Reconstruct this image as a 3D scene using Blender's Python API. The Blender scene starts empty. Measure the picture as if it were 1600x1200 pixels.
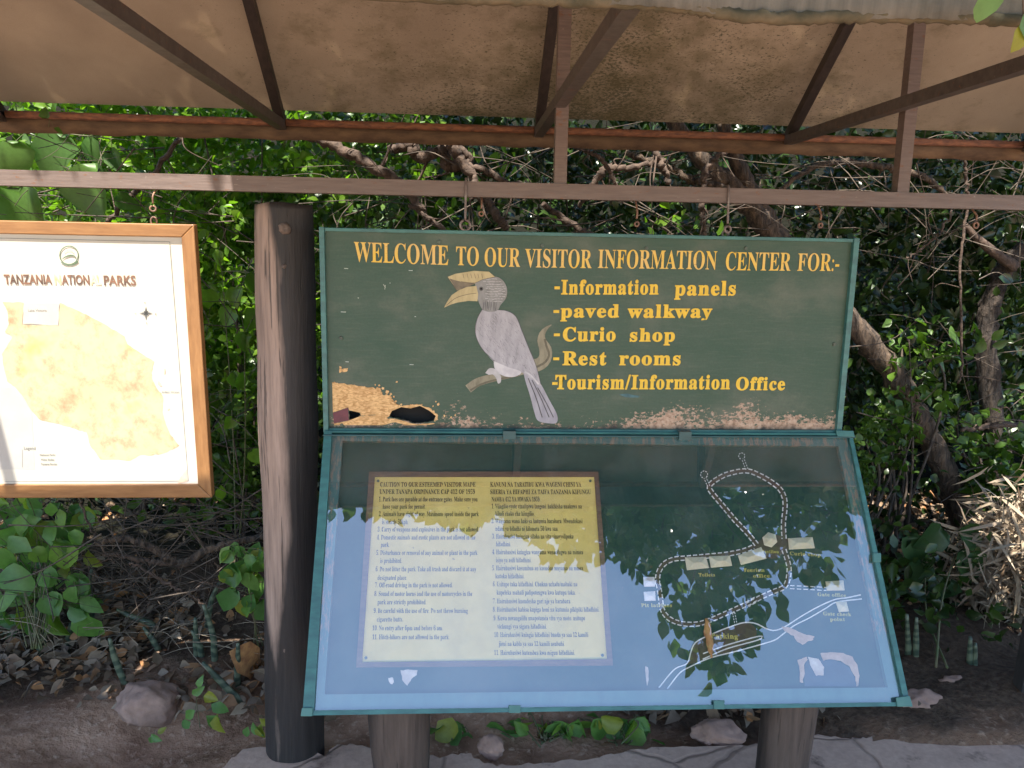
import bpy, bmesh, math, random
import numpy as np
from mathutils import Vector, Matrix
random.seed(7)
RNG = np.random.default_rng(11)
SC = bpy.context.scene
COL = SC.collection
rad = math.radians

# ------------------------------------------------------------------ camera
PITCH, YAW, ROLL, FPX = rad(9.8875), rad(3.968), rad(1.1397), 1227.8
EYE = np.array([0, 0, 1.6])
_F = np.array([math.sin(YAW) * math.cos(PITCH), math.cos(YAW) * math.cos(PITCH), -math.sin(PITCH)])
_R = np.array([math.cos(YAW), -math.sin(YAW), 0.0])
_U = np.cross(_R, _F)
_R2 = _R * math.cos(ROLL) + _U * math.sin(ROLL)
_U2 = -_R * math.sin(ROLL) + _U * math.cos(ROLL)
cam = bpy.data.cameras.new('camera')
cam.sensor_fit = 'HORIZONTAL'; cam.sensor_width = 36
cam.lens = FPX * 36 / 1600
cam.clip_start = 0.02; cam.clip_end = 500
camo = bpy.data.objects.new('camera', cam); COL.objects.link(camo)
camo.matrix_world = Matrix(((_R2[0], _U2[0], -_F[0], 0), (_R2[1], _U2[1], -_F[1], 0), (_R2[2], _U2[2], -_F[2], 1.6), (0, 0, 0, 1)))
SC.camera = camo

# ------------------------------------------------------------------ light
SUN_EL, SUN_AZ = rad(65), rad(20)          # azimuth from the viewer's side (-Y) towards the left (-X)
S = np.array([-math.cos(SUN_EL) * math.sin(SUN_AZ), -math.cos(SUN_EL) * math.cos(SUN_AZ), math.sin(SUN_EL)])
W = bpy.data.worlds.new('World'); SC.world = W; W.use_nodes = True
wn = W.node_tree; bg = wn.nodes['Background']
sky = wn.nodes.new('ShaderNodeTexSky'); sky.sky_type = 'NISHITA'; sky.sun_disc = False
sky.sun_elevation = SUN_EL; sky.sun_rotation = math.atan2(S[0], S[1])
wn.links.new(sky.outputs[0], bg.inputs[0]); sky.dust_density = 0.3; sky.ozone_density = 2.0; bg.inputs[1].default_value = 0.095
sl = bpy.data.lights.new('sun', 'SUN'); sl.energy = 3.6; sl.angle = rad(0.5); sl.color = (1, .95, .86)
so = bpy.data.objects.new('sun', sl); COL.objects.link(so)
so.rotation_euler = Vector(tuple(S)).to_track_quat('Z', 'Y').to_euler(); so.location = (-2, -4, 8)
SC.view_settings.view_transform = 'Standard'; SC.view_settings.look = 'None'
SC.view_settings.exposure = 2.2; SC.view_settings.gamma = 1
SC.cycles.max_bounces = 8; SC.cycles.transparent_max_bounces = 12
SC.cycles.use_denoising = True

# ------------------------------------------------------------------ measuring helpers
def ray(x, y): return _R2 * ((x - 800) / FPX) - _U2 * ((y - 600) / FPX) + _F
def onY(x, y, Y): d = ray(x, y); return EYE + d * (Y / d[1])
def onZ(x, y, Z): d = ray(x, y); return EYE + d * ((Z - 1.6) / d[2])
def onP(x, y, p0, n): d = ray(x, y); return EYE + d * (((p0 - EYE) @ n) / (d @ n))
def pix(p):
    c = np.asarray(p, float) - EYE
    return FPX * (c @ _R2) / (c @ _F) + 800, 600 - FPX * (c @ _U2) / (c @ _F), c @ _F

# ------------------------------------------------------------------ materials
def nt(name):
    m = bpy.data.materials.new(name); m.use_nodes = True
    t = m.node_tree; return m, t, t.nodes['Principled BSDF'], t.nodes['Material Output']
def N(t, kind, **kw):
    n = t.nodes.new(kind)
    for k, v in kw.items():
        if k in n.inputs: n.inputs[k].default_value = v
        else: setattr(n, k, v)
    return n
def coords(t, stretch=(1, 1, 1)):
    tc = N(t, 'ShaderNodeTexCoord'); mp = N(t, 'ShaderNodeMapping'); mp.inputs['Scale'].default_value = stretch
    t.links.new(tc.outputs['Object'], mp.inputs[0]); return mp.outputs[0]
def noise(t, co, scale, detail=6, rough=.6, dist=0):
    n = N(t, 'ShaderNodeTexNoise', Scale=scale, Detail=detail, Roughness=rough, Distortion=dist)
    t.links.new(co, n.inputs['Vector']); return n.outputs[0]
def ramp(t, fac, stops):
    r = N(t, 'ShaderNodeValToRGB'); e = r.color_ramp.elements
    while len(e) < len(stops): e.new(.5)
    for q, (p, c) in zip(e, stops):
        q.position = p; q.color = (*c, 1) if len(c) == 3 else c
    t.links.new(fac, r.inputs[0]); return r.outputs[0]
def step(t, fac, a, b): return ramp(t, fac, [(a, (0, 0, 0)), (b, (1, 1, 1))])
def mix(t, fac, a, b, kind='MIX'):
    m = N(t, 'ShaderNodeMix', data_type='RGBA', blend_type=kind)
    for i, v in ((0, fac), (6, a), (7, b)):
        if isinstance(v, (int, float)): m.inputs[i].default_value = v
        elif isinstance(v, tuple): m.inputs[i].default_value = (*v, 1)
        else: t.links.new(v, m.inputs[i])
    return m.outputs[2]
def math_(t, op, a, b=0.0, clamp=False):
    m = N(t, 'ShaderNodeMath', operation=op, use_clamp=clamp)
    for i, v in ((0, a), (1, b)):
        if isinstance(v, (int, float)): m.inputs[i].default_value = v
        else: t.links.new(v, m.inputs[i])
    return m.outputs[0]
def sep(t, co):
    s = N(t, 'ShaderNodeSeparateXYZ'); t.links.new(co, s.inputs[0]); return s.outputs
def maprange(t, v, a, b, c=0.0, d=1.0):
    m = N(t, 'ShaderNodeMapRange'); t.links.new(v, m.inputs[0])
    for i, q in enumerate((a, b, c, d)): m.inputs[i + 1].default_value = q
    return m.outputs[0]
def bump(t, bs, h, strength=.3, dist=.01):
    b = N(t, 'ShaderNodeBump', Strength=strength, Distance=dist)
    t.links.new(h, b.inputs['Height']); t.links.new(b.outputs[0], bs.inputs['Normal'])
def simple(name, c1, c2=None, scale=20, rough=.6, bumps=.2, stretch=(1, 1, 1), spread=(.35, .65), metal=0, bdist=.004):
    m, t, b, o = nt(name)
    c2 = c2 or tuple(v * .6 for v in c1)
    co = coords(t, stretch); n = noise(t, co, scale)
    t.links.new(ramp(t, n, [(spread[0], c2), (spread[1], c1)]), b.inputs['Base Color'])
    b.inputs['Roughness'].default_value = rough; b.inputs['Metallic'].default_value = metal
    if bumps: bump(t, b, n, bumps, bdist)
    return m
def leaf_mat(name, cols, trans=.4, rough=.38, tr_tint=(1.3, 1.5, .5), spec=.5):
    m, t, b, o = nt(name)
    g = N(t, 'ShaderNodeNewGeometry')
    k = len(cols) - 1
    c = ramp(t, g.outputs['Random Per Island'], [(i / k, q) for i, q in enumerate(cols)])
    n = noise(t, coords(t), 60, 3)
    c = mix(t, .35, c, ramp(t, n, [(.3, (.35, .35, .3)), (.7, (1, 1, 1))]), 'MULTIPLY')
    t.links.new(c, b.inputs['Base Color']); b.inputs['Roughness'].default_value = rough
    b.inputs['Specular IOR Level'].default_value = spec
    tr = N(t, 'ShaderNodeBsdfTranslucent'); t.links.new(mix(t, 1.0, c, tr_tint, 'MULTIPLY'), tr.inputs[0])
    ms = N(t, 'ShaderNodeMixShader'); ms.inputs[0].default_value = trans
    t.links.new(b.outputs[0], ms.inputs[1]); t.links.new(tr.outputs[0], ms.inputs[2]); t.links.new(ms.outputs[0], o.inputs[0])
    return m

M = {}
def steel(name, c1, c2, scale, rough, b_, stretch, spread):
    m, t, b, o = nt(name); co = coords(t); n = noise(t, coords(t, stretch), scale)
    c = ramp(t, n, [(spread[0], c2), (spread[1], c1)])
    c = mix(t, step(t, noise(t, coords(t, (1, 2.5, 2.5)), 26, 7, .7), .60, .66), c, (.16, .075, .04))
    c = mix(t, step(t, noise(t, coords(t, (1, 3, 3)), 38, 6, .7), .66, .70), c, (.30, .25, .22))
    t.links.new(c, b.inputs['Base Color']); b.inputs['Roughness'].default_value = rough; bump(t, b, n, .25, .003); return m
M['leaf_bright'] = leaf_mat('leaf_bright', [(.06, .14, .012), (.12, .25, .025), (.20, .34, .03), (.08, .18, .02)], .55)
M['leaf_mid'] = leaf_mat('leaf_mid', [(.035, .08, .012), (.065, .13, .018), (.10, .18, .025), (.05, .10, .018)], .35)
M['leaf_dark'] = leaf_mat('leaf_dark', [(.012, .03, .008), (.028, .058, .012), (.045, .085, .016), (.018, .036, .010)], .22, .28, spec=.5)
M['leaf_blue'] = leaf_mat('leaf_blue', [(.03, .09, .045), (.06, .14, .06), (.10, .2, .05), (.05, .12, .05)], .3, .45)
M['leaf_dry'] = leaf_mat('leaf_dry', [(.14, .09, .06), (.24, .17, .11), (.34, .26, .19), (.17, .12, .085), (.28, .19, .12), (.42, .19, .07), (.15, .115, .09)], .1, .7, (1, 1, 1), .3)
M['straw'] = leaf_mat('straw', [(.3, .22, .14), (.45, .36, .26), (.2, .13, .08)], .15, .6, (1, 1, 1), .3)
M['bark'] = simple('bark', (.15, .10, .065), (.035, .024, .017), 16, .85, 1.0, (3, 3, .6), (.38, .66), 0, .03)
M['vine_bark'] = simple('vine_bark', (.12, .078, .055), (.035, .022, .016), 26, .85, .8, (2, 2, 2), (.3, .7), 0, .01)
M['twig'] = simple('twig', (.12, .09, .065), (.035, .024, .018), 30, .8, .3)
M['steel_paint'] = steel('steel_paint', (.17, .128, .112), (.11, .08, .07), 14, .5, .15, (1, 4, 12), (.3, .7))
M['steel_tie'] = steel('steel_tie', (.105, .085, .075), (.055, .043, .038), 14, .5, .15, (3, 3, 3), (.3, .7))
M['steel_dark'] = simple('steel_dark', (.045, .032, .028), (.022, .017, .015), 14, .55, .15, (4, 1, 4), (.3, .7))
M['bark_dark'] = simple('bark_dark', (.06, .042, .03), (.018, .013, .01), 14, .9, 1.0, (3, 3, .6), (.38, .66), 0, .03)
M['rust'] = simple('rust', (.30, .12, .055), (.12, .05, .03), 30, .75, .3, (1, 3, 3))
M['rust_wire'] = simple('rust_wire', (.32, .17, .10), (.14, .08, .06), 40, .6, .2)
M['grey_wire'] = simple('grey_wire', (.22, .19, .17), (.12, .09, .08), 40, .5, .2, metal=.3)
M['soil'] = None
def soil_mat():
    m, t, b, o = nt('soil'); co = coords(t); x, y, z = sep(t, co); n = noise(t, co, 7, 7); n2 = noise(t, co, 40, 5)
    c = ramp(t, n, [(.3, (.20, .108, .066)), (.7, (.50, .30, .195))])
    c = mix(t, step(t, n2, .55, .7), c, (.54, .36, .25))
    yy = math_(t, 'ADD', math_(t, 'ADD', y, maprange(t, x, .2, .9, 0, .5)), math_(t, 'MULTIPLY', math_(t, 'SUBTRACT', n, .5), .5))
    c = mix(t, maprange(t, yy, 2.55, 2.85, 0, .93), c, ramp(t, n2, [(.3, (.022, .016, .012)), (.7, (.085, .06, .042))])); c = mix(t, maprange(t, y, 3.2, 3.8, 0, 1), c, (.012, .012, .008))      # leaf mould under the bushes, brought forward at right to paint shaded soil
    t.links.new(c, b.inputs['Base Color']); b.inputs['Roughness'].default_value = .95
    b.inputs['Specular IOR Level'].default_value = .08; bump(t, b, math_(t, 'ADD', n, n2), .7, .02); return m
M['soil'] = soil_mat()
M['sand'] = simple('sand', (.46, .36, .25), (.36, .27, .18), 3, .95, .3, spread=(.3, .7), bdist=.01)
def stone_mat():
    m, t, b, o = nt('stone_path'); co = coords(t); n = noise(t, co, 4, 7); f = noise(t, co, 55, 5)
    c = ramp(t, n, [(.3, (.44, .285, .21)), (.7, (.66, .45, .335))])
    c = mix(t, .35, c, ramp(t, f, [(.3, (.45, .45, .45)), (.7, (1, 1, 1))]), 'MULTIPLY')
    v = N(t, 'ShaderNodeTexVoronoi', Scale=1.3, feature='DISTANCE_TO_EDGE'); w = N(t, 'ShaderNodeMix', data_type='VECTOR'); w.inputs[0].default_value = .08
    t.links.new(co, w.inputs[4]); nn = N(t, 'ShaderNodeTexNoise', Scale=6); t.links.new(co, nn.inputs['Vector']); t.links.new(nn.outputs['Color'], w.inputs[5]); t.links.new(w.outputs[1], v.inputs['Vector'])
    cr = ramp(t, v.outputs['Distance'], [(.0, (1, 1, 1)), (.012, (0, 0, 0))])
    c = mix(t, math_(t, 'MULTIPLY', cr, .6), c, (.14, .09, .065))
    c = mix(t, step(t, noise(t, co, 9, 7, .7), .56, .70), c, (.17, .11, .08))
    t.links.new(c, b.inputs['Base Color']); b.inputs['Roughness'].default_value = .9
    bump(t, b, math_(t, 'SUBTRACT', math_(t, 'ADD', n, math_(t, 'MULTIPLY', f, .3)), cr), .5, .012); return m
M['stone_path'] = stone_mat()
M['rock'] = simple('rock', (.44, .275, .21), (.22, .135, .10), 14, .9, .7, spread=(.3, .7), bdist=.01)
M['black'] = simple('black', (.012, .011, .01), (.006, .006, .006), 10, .9, 0)
M['teal'] = simple('teal', (.05, .17, .15), (.032, .105, .10), 18, .42, .12, (1, 3, 3))
M['teal_dark'] = simple('teal_dark', (.022, .085, .085), (.016, .055, .055), 18, .45, .12, (1, 3, 3))
M['teal_pale'] = simple('teal_pale', (.075, .19, .16), (.05, .15, .13), 18, .5, .12)
M['moulding'] = simple('moulding', (.16, .09, .055), (.10, .055, .035), 25, .6, .15, (1, 1, 6))
M['frame_wood'] = simple('frame_wood', (.30, .15, .055), (.19, .085, .028), 10, .4, .12, (1.2, 6, 9), (.3, .7))
M['frame_wood_side'] = simple('frame_wood_side', (.30, .15, .055), (.19, .085, .028), 10, .4, .12, (9, 6, 1.2), (.3, .7))
M['ink'] = simple('ink', (.028, .024, .02), (.05, .045, .03), 60, .6, 0)
M['ink_head'] = simple('ink_head', (.022, .018, .012), (.035, .03, .02), 60, .6, 0)
M['yellow'] = simple('yellow', (.78, .50, .035), (.66, .42, .03), 60, .55, 0)
M['screw'] = simple('screw', (.09, .12, .08), (.05, .06, .045), 60, .45, 0)

def gold_letters():
    m, t, b, o = nt('gold_letters'); co = coords(t)
    n = noise(t, co, 9, 3); f = noise(t, co, 120, 4)
    c = ramp(t, n, [(.35, (.74, .47, .05)), (.6, (.70, .46, .14))])
    c = mix(t, step(t, f, .62, .68), c, (.40, .24, .09))
    t.links.new(c, b.inputs['Base Color']); b.inputs['Roughness'].default_value = .55
    return m
M['gold'] = gold_letters()

# ------------------------------------------------------------------ mesh helpers
def tag(o, label, cat, group=None, kind=None):
    if label: o['label'] = label
    if cat: o['category'] = cat
    if group: o['group'] = group
    if kind: o['kind'] = kind
    return o
def thing(name, loc, label, cat, group=None):
    o = bpy.data.objects.new(name, None); COL.objects.link(o); o.location = tuple(loc); o.empty_display_size = .1
    return tag(o, label, cat, group)
def world_loc(o):
    v = np.array(o.location, float)
    while o.parent: o = o.parent; v += np.array(o.location, float)
    return v
def obj(name, verts, faces, mat, parent=None, smooth=False, loc=None):
    """verts in world coordinates; the object's origin is its parent's (or loc)."""
    v = np.asarray(verts, float).reshape(-1, 3)
    base = world_loc(parent) if parent is not None else np.array(loc if loc is not None else (0, 0, 0), float)
    me = bpy.data.meshes.new(name); me.from_pydata((v - base).tolist(), [], [list(f) for f in faces]); me.update()
    for m in (mat if isinstance(mat, (list, tuple)) else [mat]): me.materials.append(m)
    if smooth: me.polygons.foreach_set('use_smooth', [True] * len(me.polygons))
    o = bpy.data.objects.new(name, me); COL.objects.link(o)
    if parent is not None: o.parent = parent
    else: o.location = tuple(base)
    return o
def bevel(o, w, seg=2):
    b = o.modifiers.new('bevel', 'BEVEL'); b.width = w; b.segments = seg; b.limit_method = 'ANGLE'; return o
class MB:
    def __init__(s): s.v = []; s.f = []
    def add(s, v, f):
        k = len(s.v); s.v += [tuple(map(float, q)) for q in v]; s.f += [tuple(i + k for i in q) for q in f]; return s
    def box(s, a, b):
        (x0, y0, z0), (x1, y1, z1) = a, b
        v = [(x0, y0, z0), (x1, y0, z0), (x1, y1, z0), (x0, y1, z0), (x0, y0, z1), (x1, y0, z1), (x1, y1, z1), (x0, y1, z1)]
        return s.add(v, HEX)
    def hexa(s, lo, hi): return s.add(list(lo) + list(hi), HEX)      # two quads, lo then hi
    def bar(s, a, b, w, h, up=(0, 0, 1)):
        a, b, up = map(lambda q: np.array(q, float), (a, b, up)); d = b - a; d /= np.linalg.norm(d)
        sx = np.cross(d, up); sx /= np.linalg.norm(sx); sy = np.cross(sx, d)
        q = [(-w / 2, -h / 2), (w / 2, -h / 2), (w / 2, h / 2), (-w / 2, h / 2)]
        return s.add([a + sx * i + sy * j for i, j in q] + [b + sx * i + sy * j for i, j in q], HEX)
    def tube(s, pts, r, seg=8, jitter=0, cap=True):
        pts = np.asarray(pts, float); n = len(pts); r = np.broadcast_to(np.asarray(r, float), (n,))
        tg = np.gradient(pts, axis=0); tg /= np.linalg.norm(tg, axis=1)[:, None] + 1e-9
        ref = np.array([0, 0, 1.0]) if abs(tg[0][2]) < .9 else np.array([1.0, 0, 0])
        vs = []; u = np.cross(tg[0], ref); u /= np.linalg.norm(u)
        for i in range(n):
            u = u - tg[i] * (u @ tg[i]); u /= np.linalg.norm(u) + 1e-9; w = np.cross(tg[i], u)
            for k in range(seg):
                a = 2 * math.pi * k / seg; rr = r[i] * (1 + (RNG.normal() * jitter if jitter else 0))
                vs.append(pts[i] + (u * math.cos(a) + w * math.sin(a)) * rr)
        fs = [(i * seg + k, i * seg + (k + 1) % seg, (i + 1) * seg + (k + 1) % seg, (i + 1) * seg + k) for i in range(n - 1) for k in range(seg)]
        if cap: fs += [tuple(range(seg))[::-1], tuple((n - 1) * seg + k for k in range(seg))]
        return s.add(vs, fs)
    def build(s, name, mat, parent=None, smooth=False, loc=None): return obj(name, s.v, s.f, mat, parent, smooth, loc)
HEX = [(3, 2, 1, 0), (4, 5, 6, 7), (0, 1, 5, 4), (1, 2, 6, 5), (2, 3, 7, 6), (3, 0, 4, 7)]
def spline(P, n=6):
    P = np.asarray(P, float); out = []
    Q = np.vstack([2 * P[0] - P[1], P, 2 * P[-1] - P[-2]])
    for i in range(1, len(Q) - 2):
        a, b, c, d = Q[i - 1:i + 3]
        for t in np.linspace(0, 1, n, endpoint=False):
            out.append(.5 * (2 * b + (c - a) * t + (2 * a - 5 * b + 4 * c - d) * t * t + (3 * b - a - 3 * c + d) * t ** 3))
    out.append(P[-1]); return np.array(out)
def fit(r, n): return np.interp(np.linspace(0, 1, n), np.linspace(0, 1, len(r)), r)

LEAF = {  # along the leaf, half widths
    'oval': [(0, 0), (.12, .14), (.32, .3), (.58, .29), (.82, .15), (1, 0)],
    'heart': [(0, 0), (-.08, .2), (.12, .42), (.42, .42), (.72, .24), (1, 0)],
    'round': [(0, 0), (.08, .28), (.32, .44), (.62, .42), (.88, .2), (1, 0)],
    'straw': [(0, 0), (.3, .05), (.7, .04), (1, 0)],
    'long': [(0, 0), (.15, .06), (.4, .11), (.6, .1), (.85, .05), (1, 0)],
    'small': [(0, 0), (.38, .27), (.72, .2), (1, 0)],
}
def leaf_arrays(cent, axis, normal, size, shape='oval', fold=.12, droop=.15):
    pr = LEAF[shape]; n = len(cent); cent = np.asarray(cent, float)
    size = np.broadcast_to(np.asarray(size, float), (n,))
    ax = axis / (np.linalg.norm(axis, axis=1)[:, None] + 1e-9)
    sd = np.cross(normal, ax); sd /= np.linalg.norm(sd, axis=1)[:, None] + 1e-9
    nm = np.cross(ax, sd)
    m = len(pr); rows = []
    dr = droop * (1 + .8 * RNG.normal(size=n)); fo = fold * (1 + .7 * RNG.normal(size=n)); tw = RNG.normal(size=n) * .18
    for (u, w) in pr:
        mid = ax * u - nm * (dr * u * u)[:, None]
        rows.append(mid)
    for sgn in (-1, 1):
        for (u, w) in pr[1:-1]:
            wv = w * (1 + .12 * RNG.normal(size=n))
            rows.append(ax * u + sd * (sgn * wv)[:, None] + nm * (fo * w / .3 + sgn * tw * w * 1.2 - dr * u * u)[:, None])
    V = np.stack(rows, 1) * size[:, None, None] + cent[:, None, :]
    k = m - 2; F = []
    for si, off in ((0, m), (1, m + k)):
        idx = [0] + [off + j for j in range(k)] + [m - 1]
        for j in range(m - 1):
            q = [j, j + 1] + ([idx[j + 1]] if j + 1 < m - 1 else []) + ([idx[j]] if j > 0 else [])
            F.append(q if si else q[::-1])
    nv = V.shape[1]
    return V.reshape(-1, 3), F, nv, n
def leaves_obj(name, cent, axis, normal, size, mat, parent=None, shape='oval', fold=.12, droop=.15, loc=None, more=None):
    V, F, nv, n = leaf_arrays(cent, axis, normal, size, shape, fold, droop)
    base = world_loc(parent) if parent is not None else np.array(loc if loc is not None else (0, 0, 0), float)
    lens = np.array([len(f) for f in F]); flat = np.concatenate([np.array(f) for f in F])
    loops = (flat[None, :] + (np.arange(n) * nv)[:, None]).ravel()
    tot = np.tile(lens, n); start = np.concatenate([[0], np.cumsum(tot)[:-1]])
    me = bpy.data.meshes.new(name)
    me.vertices.add(len(V)); me.vertices.foreach_set('co', (V - base).ravel())
    me.loops.add(len(loops)); me.loops.foreach_set('vertex_index', loops.astype(np.int32))
    me.polygons.add(len(tot)); me.polygons.foreach_set('loop_start', start.astype(np.int32)); me.polygons.foreach_set('loop_total', tot.astype(np.int32))
    me.polygons.foreach_set('use_smooth', np.ones(len(tot), bool))
    me.update(calc_edges=True); me.validate()
    me.materials.append(mat)
    o = bpy.data.objects.new(name, me); COL.objects.link(o)
    if parent is not None: o.parent = parent
    else: o.location = tuple(base)
    return o
def rdir(n, bias=(0, 0, 0), amt=1.0):
    v = RNG.normal(size=(n, 3)); v /= np.linalg.norm(v, axis=1)[:, None]
    return v * amt + np.array(bias, float)

# text: plain strings set in the built-in font, serif letters through its own fallback glyphs
def serif(s):
    o = ''
    for c in s:
        if 'A' <= c <= 'Z': o += chr(0x1D400 + ord(c) - 65)
        elif 'a' <= c <= 'z': o += chr(0x1D41A + ord(c) - 97)
        elif c.isdigit(): o += chr(0x1D7CE + ord(c) - 48)
        else: o += c
    return o
_tc = {}
def text2d(s, use_serif=True, offset=0.0, res=3, spacing=1.0):
    key = (s, use_serif, offset, res, spacing)
    if key in _tc: return _tc[key]
    cu = bpy.data.curves.new('text', 'FONT'); cu.body = serif(s) if use_serif else s
    cu.resolution_u = res; cu.offset = offset; cu.space_character = spacing; cu.fill_mode = 'FRONT'
    o = bpy.data.objects.new('text', cu); COL.objects.link(o)
    me = bpy.data.meshes.new_from_object(o.evaluated_get(bpy.context.evaluated_depsgraph_get()))
    v = np.array([q.co[:2] for q in me.vertices]); f = [tuple(p.vertices) for p in me.polygons]
    bpy.data.objects.remove(o); bpy.data.curves.remove(cu); bpy.data.meshes.remove(me)
    if use_serif and len(f) == 0: return text2d(s, False, offset, res, spacing)
    _tc[key] = (v, f); return v, f
CAPH = {}
def caph(use_serif, offset):
    k = (use_serif, offset)
    if k not in CAPH:
        v, f = text2d('E', use_serif, offset); CAPH[k] = v[:, 1].max() - v[:, 1].min()
    return CAPH[k]
def put_text(mb, s, xl, xr, yb, cap, plane, off, use_serif=True, offset=0.0, yb2=None, res=3, spacing=1.0, wob=0):
    """Fit a line between photo columns xl and xr, baseline yb (yb2 at the right end), capital height cap, on a plane."""
    v, f = text2d(s, use_serif, offset, res, spacing)
    x0, x1 = v[:, 0].min(), v[:, 0].max(); yb2 = yb if yb2 is None else yb2
    a = plane(xl, yb); b = plane(xr, yb2); up = plane((xl + xr) / 2, (yb + yb2) / 2 - cap) - plane((xl + xr) / 2, (yb + yb2) / 2)
    up = plane.up * (up @ plane.up); ch = caph(use_serif, offset)
    u = (v[:, 0] - x0) / (x1 - x0); w = v[:, 1] / ch
    p = a[None] + (b - a)[None] * u[:, None] + up[None] * w[:, None] + plane.n[None] * off
    mb.add(p, f)
class Plane:
    def __init__(s, p0, n, up): s.p0 = np.array(p0, float); s.n = np.array(n, float); s.up = np.array(up, float)
    def __call__(s, x, y): return onP(x, y, s.p0, s.n)
    def moved(s, d): return Plane(s.p0 + s.n * d, s.n, s.up)
def poly3(mb, pts, plane, off, thick=0.0):
    p = [plane(*q) + plane.n * off for q in pts]; n = len(p)
    ar = sum(pts[i][0] * pts[(i + 1) % n][1] - pts[(i + 1) % n][0] * pts[i][1] for i in range(n))
    if ar > 0: p = p[::-1]
    # photo y grows downwards: negative area = counter-clockwise on the wall
    mb.add(p, [tuple(range(n))])
    if thick:
        k = len(mb.v) - n; mb.add([q - plane.n * thick for q in p], [])
        for i in range(n):
            j = (i + 1) % n; mb.f.append((k + j, k + i, k + n + i, k + n + j))
def ribbon(mb, pts, w, plane, off, dash=None, n=8, smooth=True, wfun=None):
    """a painted line along photo points, w in photo pixels; dash=(on,off) in pixels"""
    P = spline(np.array(pts, float), n) if smooth and len(pts) > 2 else np.array(pts, float)
    L = np.concatenate([[0], np.cumsum(np.hypot(*np.diff(P, axis=0).T))])
    segs = [(0, L[-1])] if not dash else [(s, min(s + dash[0], L[-1])) for s in np.arange(0, L[-1], sum(dash))]
    for (a, b) in segs:
        t = np.linspace(a, b, max(2, int((b - a) / 5) + 1))
        x = np.interp(t, L, P[:, 0]); y = np.interp(t, L, P[:, 1])
        dx, dy = np.gradient(x), np.gradient(y); l = np.hypot(dx, dy) + 1e-9
        ww = np.array([w if wfun is None else w * wfun(q / L[-1]) for q in t]) / 2
        ox, oy = -dy / l * ww, dx / l * ww
        A = [plane(i, j) + plane.n * off for i, j in zip(x + ox, y + oy)]; B = [plane(i, j) + plane.n * off for i, j in zip(x - ox, y - oy)]
        m = len(t); mb.add(A + B, [(i, i + 1, m + i + 1, m + i) for i in range(m - 1)])
def offset_line(pts, d, n=8):
    P = spline(np.array(pts, float), n); t = np.gradient(P, axis=0); t /= np.linalg.norm(t, axis=1)[:, None]
    return P + np.stack([-t[:, 1], t[:, 0]], 1) * d
M['leaf_big'] = leaf_mat('leaf_big', [(.07, .15, .03), (.11, .22, .04), (.09, .19, .05)], .45, .4)
M['leaf_low'] = leaf_mat('leaf_low', [(.08, .19, .05), (.14, .29, .055), (.10, .22, .08), (.20, .34, .05), (.30, .28, .035)], .35, .45)
M['leaf_mid2'] = leaf_mat('leaf_mid2', [(.03, .075, .025), (.055, .12, .035), (.04, .09, .03)], .3, .45)
M['straw_stalk'] = simple('straw_stalk', (.36, .29, .21), (.2, .15, .1), 20, .8, 0)
from mathutils.geometry import tessellate_polygon
# ------------------------------------------------------------------ more materials for the large things
def canopy_mat():
    m, t, b, o = nt('canopy_cloth'); co = coords(t); x, y, z = sep(t, co)
    w = noise(t, co, 3, 4); fine = noise(t, coords(t, (60, 60, 60)), 6, 2)
    c = ramp(t, w, [(.3, (.29, .235, .175)), (.7, (.41, .34, .255))])
    c = mix(t, .18, c, ramp(t, fine, [(.3, (.4, .4, .4)), (.7, (1, 1, 1))]), 'MULTIPLY')
    # mildew: thick round the middle and towards the back eave
    mid = math_(t, 'SUBTRACT', 1.0, math_(t, 'ABSOLUTE', math_(t, 'MULTIPLY', math_(t, 'SUBTRACT', x, .08), .62)), True)
    low = maprange(t, y, .15, .86, .3, 1)
    big = noise(t, co, 4.2, 5); sp = noise(t, coords(t, (1, 1.6, 1.6)), 95, 6, .7)
    dens = math_(t, 'MULTIPLY', math_(t, 'MULTIPLY', mid, low), big)
    val = math_(t, 'ADD', math_(t, 'MULTIPLY', dens, .8), math_(t, 'SUBTRACT', math_(t, 'MULTIPLY', sp, 2.0), .5))
    c = mix(t, math_(t, 'MULTIPLY', step(t, val, .84, 1.12), .85), c, (.055, .06, .035))
    big2 = noise(t, coords(t, (1, 1.3, 1.3)), 7, 6, .7)
    c = mix(t, math_(t, 'MULTIPLY', step(t, math_(t, 'ADD', big2, math_(t, 'MULTIPLY', math_(t, 'MULTIPLY', mid, low), .40)), .64, .90), .7), c, (.10, .085, .04))
    t.links.new(c, b.inputs['Base Color']); b.inputs['Roughness'].default_value = .85
    tr = N(t, 'ShaderNodeBsdfTranslucent'); t.links.new(mix(t, 1.0, c, (1.0, .82, .62), 'MULTIPLY'), tr.inputs[0])
    ms = N(t, 'ShaderNodeMixShader'); ms.inputs[0].default_value = .06
    t.links.new(b.outputs[0], ms.inputs[1]); t.links.new(tr.outputs[0], ms.inputs[2]); t.links.new(ms.outputs[0], o.inputs[0])
    return m
M['canopy'] = canopy_mat()
def valance_mat():
    m, t, b, o = nt('valance_cloth'); co = coords(t); x, y, z = sep(t, co)
    st = noise(t, coords(t, (40, 1, 4)), 2, 5); w = noise(t, co, 8, 5)
    c = mix(t, .5, ramp(t, st, [(.3, (.05, .048, .042)), (.7, (.16, .145, .12))]), ramp(t, w, [(.3, (.06, .06, .045)), (.7, (.17, .155, .125))]))
    t.links.new(c, b.inputs['Base Color']); b.inputs['Roughness'].default_value = .9
    bump(t, b, noise(t, co, 60, 6), .6, .004)
    return m
M['valance'] = valance_mat()
M['hem'] = simple('hem', (.12, .09, .05), (.045, .04, .02), 30, .95, .8, spread=(.3, .7), bdist=.006)
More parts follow.
